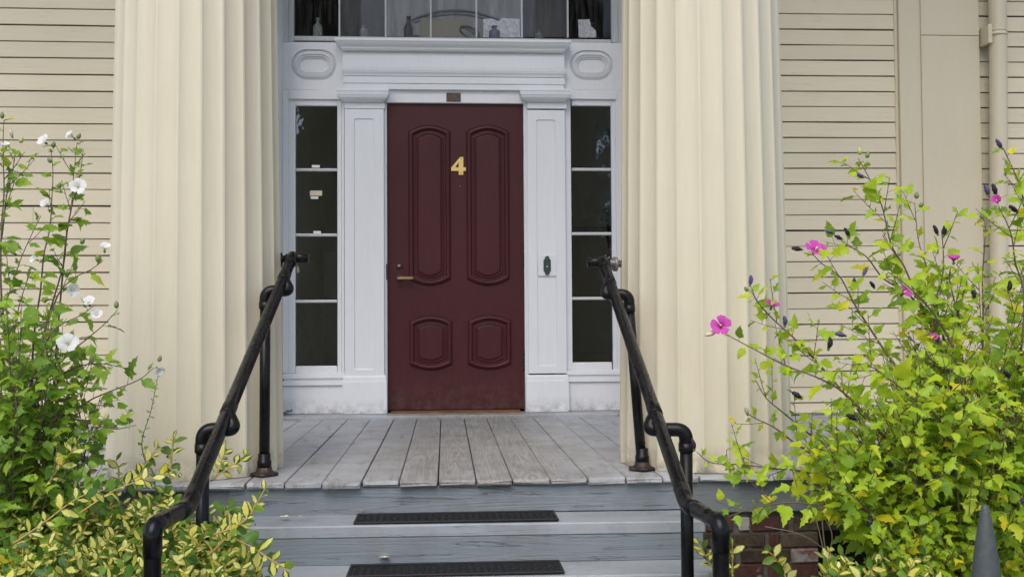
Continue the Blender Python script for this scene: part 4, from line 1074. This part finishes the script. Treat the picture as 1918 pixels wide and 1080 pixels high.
# --- pink hibiscus on the right
rb = at(1775, 1000, -3.45)
PR_ = Plant('hibiscus_bush', 'large yellow-green hibiscus bush with magenta flowers on the right', (rb.x, -3.45, GZ), 'flowering bushes beside the porch', HIBSET_R, M['leaf_r'], M['stem_h'], 21)
base = Vector((rb.x, -3.45, GZ))
BR = [([(1754, 625), (1724, 566), (1695, 499), (1669, 458), (1650, 388), (1632, 336), (1610, 296)], 3.75, 3.85, 1.0),
      ([(1790, 800), (1765, 640), (1743, 536), (1732, 495), (1724, 447), (1717, 380)], 3.9, 4.0, 1.0),
      ([(1720, 760), (1650, 640), (1613, 584), (1591, 551), (1569, 518), (1539, 495), (1526, 478)], 3.6, 3.7, 1.0),
      ([(1790, 760), (1750, 620), (1706, 555), (1658, 521), (1621, 481), (1587, 458), (1563, 438)], 3.8, 3.9, 1.0),
      ([(1720, 900), (1610, 770), (1530, 680), (1480, 629), (1450, 599), (1421, 566), (1406, 538)], 3.6, 3.65, .9),
      ([(1740, 900), (1660, 820), (1587, 743), (1535, 709), (1472, 684), (1408, 650), (1358, 624)], 3.5, 3.55, .9),
      ([(1700, 960), (1620, 915), (1560, 895), (1493, 880), (1450, 876), (1395, 871), (1331, 865), (1304, 845)], 3.6, 3.5, .75),
      ([(1700, 1020), (1600, 960), (1518, 943), (1463, 941), (1408, 950), (1362, 966)], 3.4, 3.25, .9),
      ([(1770, 700), (1752, 590), (1766, 520), (1768, 470), (1767, 430)], 3.7, 3.7, 1.0),
      ([(1800, 620), (1785, 560), (1783, 520), (1786, 498)], 3.65, 3.6, .8),
      ([(1880, 900), (1935, 500), (1917, 381), (1906, 344), (1891, 296), (1876, 278)], 3.7, 3.7, .9),
      ([(1835, 800), (1842, 600), (1845, 520), (1842, 440), (1844, 402)], 3.95, 4.0, .7),
      ([(1890, 800), (1915, 573), (1906, 492), (1891, 436), (1870, 384)], 3.55, 3.5, .9),
      ([(1550, 880), (1490, 830), (1450, 800), (1420, 785), (1402, 775)], 3.7, 3.75, .7),
      ([(1590, 870), (1518, 815), (1463, 770), (1435, 745), (1418, 712)], 3.8, 3.9, .6),
      ([(1800, 700), (1760, 600), (1700, 540), (1670, 510)], 3.5, 3.45, 1.0),
      ([(1780, 820), (1700, 740), (1640, 690), (1600, 680)], 3.35, 3.25, 1.0)]
tips = []
for path, d0, d1, sz in BR:
    pts = traced(path, d0, d1, PR_.r)
    foot = base + Vector((PR_.r.uniform(-.12, .12), PR_.r.uniform(-.1, .1), 0))
    mid = (foot * .45 + pts[0] * .55) + Vector(((base.x - pts[0].x) * .25, 0, .05))
    full = spline([foot, mid] + pts, 5)
    PR_.stem(full, .0056, .0014)
    k = 10; seg = full[k:]
    hib_leaves(PR_, seg, .0, .036, .036 * sz, .090 * sz, .3, .42)
    tips.append((full[-1], (full[-1] - full[-3]).normalized()))
for i in range(205):                                         # the body of the bush
    tx = PR_.r.uniform(1450, 2060); low = PR_.r.random()
    ty = PR_.r.uniform(max(500, 960 - (tx - 1430) * 1.45), 1100) if tx < 1800 else PR_.r.uniform(470, 1100)
    if i % 5 == 0:
        tx = PR_.r.uniform(1500, 1830); ty = PR_.r.uniform(max(520, 860 - (tx - 1480) * 1.1), 840)
    if ty > 930: tx = max(tx, 1640 + PR_.r.uniform(0, 60))
    elif ty > 860: tx = max(tx, 1530 + PR_.r.uniform(0, 40))
    dd = PR_.r.uniform(3.15, 4.12)
    tip = at(tx, ty, CAM.y + dd)
    foot = base + Vector((PR_.r.uniform(-.2, .25), PR_.r.uniform(-.15, .15), 0))
    mid = foot.lerp(tip, .5) + Vector(((base.x - tip.x) * .22, (base.y - tip.y) * .25, .10))
    full = spline([foot, mid, tip], 8)
    PR_.stem(full, .0046, .0012)
    hib_leaves(PR_, full[6:], .0, .037, .030, .082, .4, .40)
def gpx(P, x, y, dd): return at(x, y, CAM.y + dd)
tocam = Vector((0, -1, .15))
for x, y, dd, n, sz, op in ((1525, 472, 3.66, (.15, -.75, .65), .046, .95), (1350, 611, 3.52, (-.25, -1, .25), .040, 1), (1444, 577, 3.60, (.2, -.5, .9), .034, .75), (1786, 492, 3.6, (-.1, -.35, .9), .032, .55), (1689, 552, 3.6, (.3, -.6, .5), .036, .6), (1868, 379, 3.5, (-.4, -.5, .3), .030, .35), (1748, 634, 3.5, (-.2, -.8, .5), .022, .5), (1690, 575, 3.55, (.5, -.5, -.1), .022, .4)):
    flower(PR_, gpx(PR_, x, y, dd), Vector(n), sz, 'p', op)
for x, y, dd, n, sz, c in ((1500, 467, 3.68, (-1, -.3, .1), .046, 'k'), (1590, 441, 3.85, (-.5, -.2, .7), .042, 'k'), (1576, 447, 3.84, (-.9, -.3, .3), .040, 'k'), (1560, 436, 3.86, (-1, -.2, .2), .038, 'v'), (1615, 332, 3.82, (-.6, -.4, .2), .040, 'v'), (1611, 290, 3.85, (-.1, 0, 1), .036, 'y'), (1624, 296, 3.84, (.2, 0, 1), .030, 'g'),
                           (1756, 438, 3.7, (-.5, -.1, 1), .042, 'k'), (1768, 440, 3.7, (.1, -.1, 1), .046, 'k'), (1717, 372, 4.0, (0, 0, 1), .034, 'g'), (1722, 388, 3.98, (.4, -.3, .6), .03, 'g'), (1405, 533, 3.64, (.05, -.1, 1), .040, 'v'), (1401, 545, 3.63, (-.5, -.2, .5), .026, 'g'), (1340, 622, 3.53, (-1, -.2, -.25), .048, 'c'),
                           (1300, 840, 3.5, (-.25, -.2, 1), .044, 'k'), (1400, 775, 3.75, (-.4, -.3, .9), .040, 'w'), (1875, 277, 3.7, (-.6, -.2, .8), .046, 'v'), (1843, 398, 4.0, (0, 0, 1), .036, 'g'), (1841, 410, 4.0, (-.5, -.3, .6), .03, 'g'), (1852, 365, 3.6, (-.4, 0, 1), .046, 'v'), (1866, 364, 3.6, (-.35, 0, 1), .048, 'k'), (1904, 396, 3.5, (-.9, -.3, .5), .046, 'k'), (1822, 540, 3.6, (0, -.2, -1), .044, 'k'), (1889, 545, 3.5, (0, -.2, 1), .044, 'k'),
                           (1600, 522, 3.7, (-.3, -.3, -.8), .040, 'k'), (1617, 515, 3.68, (.4, -.2, .9), .038, 'v'), (1637, 538, 3.7, (-.6, -.4, .6), .038, 'k'), (1470, 609, 3.55, (-.2, -.3, 1), .042, 'v'), (1582, 628, 3.5, (-1, -.3, .2), .046, 'v'), (1552, 652, 3.5, (0, -.3, 1), .048, 'k'), (1500, 744, 3.5, (-.9, -.3, .5), .048, 'k'), (1574, 855, 3.4, (-1, -.3, .1), .044, 'v'), (1603, 785, 3.4, (-.9, -.3, .4), .05, 'k'), (1620, 790, 3.38, (.6, -.4, -.5), .046, 'c'), (1890, 706, 3.4, (-.6, -.4, .5), .05, 'k'), (1912, 940, 3.3, (.3, -.6, .6), .05, 'v'), (1630, 965, 3.3, (-.4, -.5, -.6), .05, 'k'), (1765, 575, 3.6, (-.2, -.4, .8), .042, 'k'), (1780, 600, 3.6, (.5, -.4, .6), .042, 'k'), (1670, 872, 3.35, (-.6, -.5, .4), .046, 'k')):
    bud(PR_, gpx(PR_, x, y, dd), Vector(n), sz, c)
# bare dry twigs in the gap by the brick pier
for path, d0, d1 in (([(1562, 1075), (1550, 1035), (1500, 1000), (1434, 986)], 3.6, 3.5), ([(1558, 1090), (1545, 1030), (1530, 975), (1522, 950)], 3.7, 3.9), ([(1552, 1040), (1560, 1000), (1540, 960)], 3.75, 3.9), ([(1556, 1080), (1546, 1010), (1536, 940), (1505, 890)], 3.7, 3.95)):
    PR_.stem(spline(traced(path, d0, d1, PR_.r), 4), .0034, .0014, 'dry_stem', M['stem_dry'])
PR_.finish(300)

# --- white hibiscus on the left
lb_ = at(62, 1000, -3.35)
PL_ = Plant('hibiscus_bush', 'tall slender hibiscus bush with white flowers on the left', (lb_.x, -3.35, GZ), 'flowering bushes beside the porch', HIBSET_L, M['leaf_l'], M['stem_h'], 33)
base = Vector((lb_.x, -3.35, GZ))
BL = [([(60, 700), (65, 607), (73, 546), (84, 477), (92, 428), (94, 371), (96, 322), (98, 280)], 3.8, 3.85, .72),
      ([(60, 800), (80, 640), (98, 558), (118, 493), (128, 444), (134, 383), (141, 334), (143, 266)], 3.85, 3.9, .75),
      ([(118, 493), (137, 390), (149, 338), (159, 280)], 3.88, 3.9, .7),
      ([(5, 600), (2, 450), (4, 360), (7, 281), (4, 225)], 3.7, 3.7, .7),
      ([(-15, 560), (0, 440), (12, 371), (24, 322), (30, 284)], 3.75, 3.75, .75),
      ([(-20, 700), (0, 600), (20, 546), (45, 477), (77, 404)], 3.65, 3.7, .85),
      ([(75, 680), (102, 567), (134, 526), (170, 505), (190, 488)], 3.75, 3.8, .85),
      ([(60, 800), (80, 730), (120, 670), (163, 632), (196, 607), (222, 580)], 3.7, 3.75, .85),
      ([(70, 850), (110, 790), (162, 752), (200, 735), (256, 712), (290, 688)], 3.7, 3.75, .9),
      ([(60, 830), (106, 782), (162, 790), (213, 803), (254, 796)], 3.6, 3.65, .85),
      ([(40, 800), (70, 690), (100, 620), (150, 590), (180, 570)], 3.6, 3.6, .9),
      ([(30, 850), (20, 700), (30, 590), (60, 500)], 3.55, 3.6, .9),
      ([(60, 760), (120, 700), (180, 680), (246, 690)], 3.7, 3.72, .85)]
for path, d0, d1, sz in BL:
    pts = traced(path, d0, d1, PL_.r); foot = base + Vector((PL_.r.uniform(-.08, .08), PL_.r.uniform(-.06, .06), 0))
    mid = foot * .4 + pts[0] * .6 + Vector(((base.x - pts[0].x) * .25, 0, .02)); full = spline([foot, mid] + pts, 5)
    PL_.stem(full, .0050, .0012); hib_leaves(PL_, full[9:], .0, .042, .050 * sz, .098 * sz, .3, .22)
for i in range(58):
    ty = PL_.r.uniform(540, 870); tx = PL_.r.uniform(-90, 70 + 130 * min(1, (ty - 540) / 160)); dd = PL_.r.uniform(3.4, 4.0)
    tip = at(tx, ty, CAM.y + dd); foot = base + Vector((PL_.r.uniform(-.12, .12), PL_.r.uniform(-.1, .1), 0))
    mid = foot.lerp(tip, .5) + Vector(((base.x - tip.x) * .22, 0, .08)); full = spline([foot, mid, tip], 8)
    PL_.stem(full, .0042, .0011); hib_leaves(PL_, full[6:], .0, .042, .036, .080, .4, .30)
for x, y, dd, n, sz, op in ((147, 351, 3.84, (.1, -1, .25), .036, .95), (86, 268, 3.84, (-.4, -.7, .5), .032, .7), (128, 645, 3.56, (.1, -.9, .45), .040, 1), (133, 540, 3.72, (.5, -.7, -.2), .036, .55), (168, 571, 3.6, (0, -.6, .7), .032, .6), (196, 470, 3.78, (.2, -.5, .8), .032, .45), (90, 386, 3.78, (-.3, -.8, .5), .030, .5), (139, 259, 3.88, (-.5, -.5, .5), .030, .4), (294, 689, 3.74, (.4, -.5, -.3), .032, .35), (182, 592, 3.6, (.2, -.8, .4), .028, .5), (130, 637, 3.62, (-.3, -.8, .3), .030, .5), (11, 276, 3.7, (.1, -.6, .7), .022, .5), (70, 487, 3.68, (-.4, -.7, .2), .024, .4)):
    flower(PL_, gpx(PL_, x, y, dd), Vector(n), sz, 'w', op)
for x, y, dd, n, sz, c in ((23, 256, 3.72, (-.3, 0, 1), .032, 'c'), (38, 268, 3.74, (.3, 0, 1), .030, 'y'), (4, 222, 3.7, (0, 0, 1), .028, 'g'), (98, 276, 3.84, (.4, -.2, .8), .028, 'g'), (145, 260, 3.87, (.5, -.2, .8), .028, 'g'), (96, 305, 3.83, (-.5, -.2, .8), .026, 'g'), (184, 490, 3.77, (-.1, -.1, 1), .032, 'g'), (218, 577, 3.74, (0, 0, 1), .032, 'g'), (28, 475, 3.68, (-.6, -.3, .5), .036, 'c'), (152, 457, 3.84, (.4, -.1, .8), .03, 'g'), (172, 680, 3.7, (0, 0, 1), .034, 'g'), (298, 677, 3.74, (.2, 0, 1), .028, 'g'), (186, 798, 3.6, (-.7, -.3, .2), .034, 'c'), (195, 787, 3.6, (.4, -.2, .6), .036, 'y'), (110, 352, 3.83, (.3, -.1, 1), .026, 'g'), (20, 657, 3.5, (-.5, -.5, .2), .036, 'c')):
    bud(PL_, gpx(PL_, x, y, dd), Vector(n), sz, c)
PL_.finish(300)

# --- variegated shrub filling the lower left, and its smaller neighbour by the pier
def euo_leaves(P, pts, t0, step, smin, smax, toward=Vector((0, -1, .0))):
    flip = 0
    for p, d, t_ in resample(pts, step):
        if t_ < t0: continue
        u = d.cross(UP); u = u.normalized() if u.length > .1 else Vector((1, 0, 0)); v_ = u.cross(d)
        ax = u if flip else v_; flip = 1 - flip
        sz = P.r.uniform(smin, smax) * (1 - .35 * max(0, t_ - .8) / .2)
        for sg in (-1, 1):
            out = (ax * sg + d * P.r.uniform(.35, .9) + UP * P.r.uniform(0, .35)).normalized()
            n = (d * .45 + UP * .5 + toward * P.r.uniform(.4, 1.3) + Vector((P.r.uniform(-.35, .35), P.r.uniform(-.3, .3), P.r.uniform(-.2, .2)))).normalized()
            P.leaf(p + out * .003, out, n, sz * P.r.uniform(.8, 1.1))
def euonymus(label, base_px, Yb, seed, fill, paths, region, n1):
    b0 = at(base_px, 1000, Yb)
    P = Plant('variegated_shrub', label, (b0.x, Yb, GZ), 'variegated shrubs at the foot of the porch', EUO, M['leaf_e'], M['stem_y'], seed)
    for path, d0, d1 in paths:
        full = spline(traced(path, d0, d1, P.r), 5); P.stem(full, .0034, .0016); euo_leaves(P, full, .12, .027, .032, .054)
    for i in range(fill):
        tx, ty, dd = region(P.r); tip = at(tx, ty, CAM.y + dd)
        foot = Vector((tip.x + P.r.uniform(-.25, .12), max(min(tip.y + P.r.uniform(-.05, .15), EDGE - .12), -4.1), max(GZ, tip.z - P.r.uniform(.28, .55))))
        mid = foot.lerp(tip, .55) + Vector((P.r.uniform(-.04, .04), P.r.uniform(-.05, .02), P.r.uniform(.02, .08)))
        full = spline([foot, mid, tip], 7); P.twig(full, .0022, .0011); euo_leaves(P, full[4:], .0, .025, .024, .056)
    P.finish(n1)
    return P
EP = [([(318, 905), (322, 870), (325, 840), (326, 815)], 3.85, 3.95), ([(170, 890), (176, 850), (178, 820)], 3.9, 4.0), ([(60, 950), (100, 890), (130, 850), (150, 815)], 3.5, 3.5), ([(250, 930), (262, 890), (285, 850), (298, 832)], 3.7, 3.8), ([(220, 930), (222, 880), (216, 860)], 3.8, 3.85),
      ([(390, 1040), (430, 1000), (470, 958), (496, 915)], 3.3, 3.45), ([(430, 960), (438, 1000), (470, 1025), (500, 1046), (545, 1070)], 3.2, 3.1), ([(400, 1000), (440, 985), (468, 965), (480, 940)], 3.25, 3.3), ([(400, 900), (415, 865), (420, 830)], 3.95, 4.05), ([(405, 890), (440, 870), (465, 852)], 3.95, 4.05), ([(150, 960), (210, 920), (265, 900), (330, 885)], 3.4, 3.5), ([(20, 1020), (80, 980), (150, 930), (200, 915)], 3.2, 3.3)]
def reg_l(r):
    x = r.uniform(-110, 460); top = 905 + (25 if x > 330 else 0); y = r.triangular(top, 1130, top + 60)
    dd = 4.05 - (y - 880) / 250 * .75 + r.uniform(-.25, .05)
    return x, y, min(dd, 4.1)
E1 = euonymus('low variegated shrub with cream and green leaves left of the steps', 200, -3.5, 41, 430, EP, reg_l, 300)
E2 = euonymus('small variegated shrub low between the brick pier and the pink-flowered bush', 1600, -3.6, 43, 46,
              [([(1480, 1100), (1465, 1065), (1448, 1040), (1434, 1028)], 3.6, 3.6), ([(1345, 1090), (1335, 1060), (1318, 1035), (1304, 1010)], 3.75, 3.8), ([(1370, 1090), (1372, 1060), (1374, 1010)], 3.55, 3.5), ([(1562, 1085), (1555, 1060), (1546, 1045)], 3.5, 3.45)],
              lambda r: (r.uniform(1550, 1740), r.triangular(1010, 1110, 1060), r.uniform(3.2, 3.7)), 150)
# thin upright seedling in front of the left column
sg = Plant('seedling', 'thin upright seedling with tiny leaves in front of the left column', tuple(at(290, 1000, -3.2).xy) + (GZ,), None, HIBSET_L, M['leaf_l'], M['stem_g'], 51)
full = spline([Vector((at(300, 1000, -3.2).x, -3.2, GZ))] + traced([(294, 935), (273, 867), (268, 824), (281, 769), (298, 700)], 4.0, 4.0, sg.r), 6)
sg.stem(full, .003, .0012); hib_leaves(sg, full, .35, .016, .014, .026, .2); sg.finish(150)

# ------------------------------------------------------------------ small things lying about
def scrap(name, px, py, Yd, size, mat, label, cat, seed, group=None):
    r = random.Random(seed); p = at(px, py, Yd); vs = []; fs = []; n = 9
    for i in range(3):
        for k in range(n):
            a_ = 2 * math.pi * k / n; q = size * (.35 + .33 * i) * r.uniform(.75, 1.15); vs.append((p.x + q * math.cos(a_), p.y + .8 * q * math.sin(a_), p.z + .002 + size * r.uniform(.05, .42) * (i + 1) / 3))
    vs.append((p.x, p.y, p.z + .002))
    for i in range(2):
        for k in range(n): fs.append((i * n + k, i * n + (k + 1) % n, (i + 1) * n + (k + 1) % n, (i + 1) * n + k))
    for k in range(n): fs.append((27, (k + 1) % n, k))
    o = MB().add(vs, fs, True).build(name, mat); sm = o.modifiers.new('thickness', 'SOLIDIFY'); sm.thickness = .0012
    return tag(o, label, cat, group)
pw = plain('fallen_petal_white', (.78, .74, .62), .6)
scrap('fallen_flower', 534, 969, -3.02, .018, pw, 'fallen white flower on the top step, left of the mat', 'flower', 1)
scrap('fallen_petal', 563, 968, -3.02, .009, plain('fallen_petal_pink', (.62, .40, .33), .6), 'small pinkish petal on the top step beside the fallen white flower', 'petal', 2)
scrap('fallen_flower', 720, 1046, -3.16, .022, pw, 'fallen white flower at the back of the second step mat', 'flower', 3)
scrap('fallen_petal', 676, 958, -2.93, .010, plain('fallen_petal_brown', (.40, .24, .15), .7), 'brown petal at the left back corner of the top mat', 'petal', 4)
for i, (x, y, s_) in enumerate(((541, 771, .030), (533, 775, .024))):
    scrap('dry_leaf', x, y, -.06 - .03 * i, s_, plain('dry_leaf', (.05, .022, .014), .8), ('dry brown leaf in the left corner of the doorway, nearer the wall' if i == 0 else 'dry brown leaf in the left corner of the doorway, nearer the camera'), 'leaf', 5 + i)

# ------------------------------------------------------------------ street trees opposite, seen mirrored in the panes
def street_tree(x, y, h, label, seed):
    r = random.Random(seed); root = thing('street_tree', label, 'tree', (x, y, GZ), 'trees across the street')
    tr_ = MB(); tr_.tube([(x, y, GZ), (x + .1, y, GZ + h * .22), (x - .05, y, GZ + h * .45)], [.24, .18, .12], 10)
    for k in range(6):
        a_ = k * 1.05 + r.random(); tr_.tube([(x, y, GZ + h * .35), (x + math.cos(a_) * h * .1, y + math.sin(a_) * h * .1, GZ + h * .52), (x + math.cos(a_) * h * .22, y + math.sin(a_) * h * .2, GZ + h * .7)], [.09, .06, .02], 6)
    tr_.build('trunk', M['stem_h'], root)
    vs = []; fs = []; cl = [(Vector((x + r.gauss(0, h * .13), y + r.gauss(0, h * .12), GZ + h * r.uniform(.38, .95))), r.uniform(.5, 1.1)) for _ in range(34)]
    for c_, rad in cl:
        for _ in range(110):
            d = Vector((r.gauss(0, 1), r.gauss(0, 1), r.gauss(0, .8))).normalized(); p = c_ + d * rad * r.uniform(.55, 1.05); s_ = r.uniform(.10, .2)
            u = Vector((r.gauss(0, 1), r.gauss(0, 1), r.gauss(0, 1))).normalized(); v_ = u.orthogonal().normalized(); n0 = len(vs)
            vs += [p - u * s_, p + v_ * s_ * .5, p + u * s_, p - v_ * s_ * .5]; fs.append((n0, n0 + 1, n0 + 2, n0 + 3))
    o = link('crown', attr_mesh('crown', vs, fs, M['leaf_t'], [.5] * len(vs), [r.random() for _ in range(len(vs) // 4) for __ in range(4)]), root); o['kind'] = 'stuff'
street_tree(4.6, -21, 9.5, 'leafy street tree opposite, mirrored in the right sidelight', 61)
street_tree(-3.4, -25, 9.0, 'leafy street tree opposite, mirrored in the left sidelight', 63)
street_tree(9.5, -24, 8.5, 'leafy street tree opposite, furthest right across the road', 64)
street_tree(-9.5, -23, 8.0, 'leafy street tree opposite, further left across the road', 62)
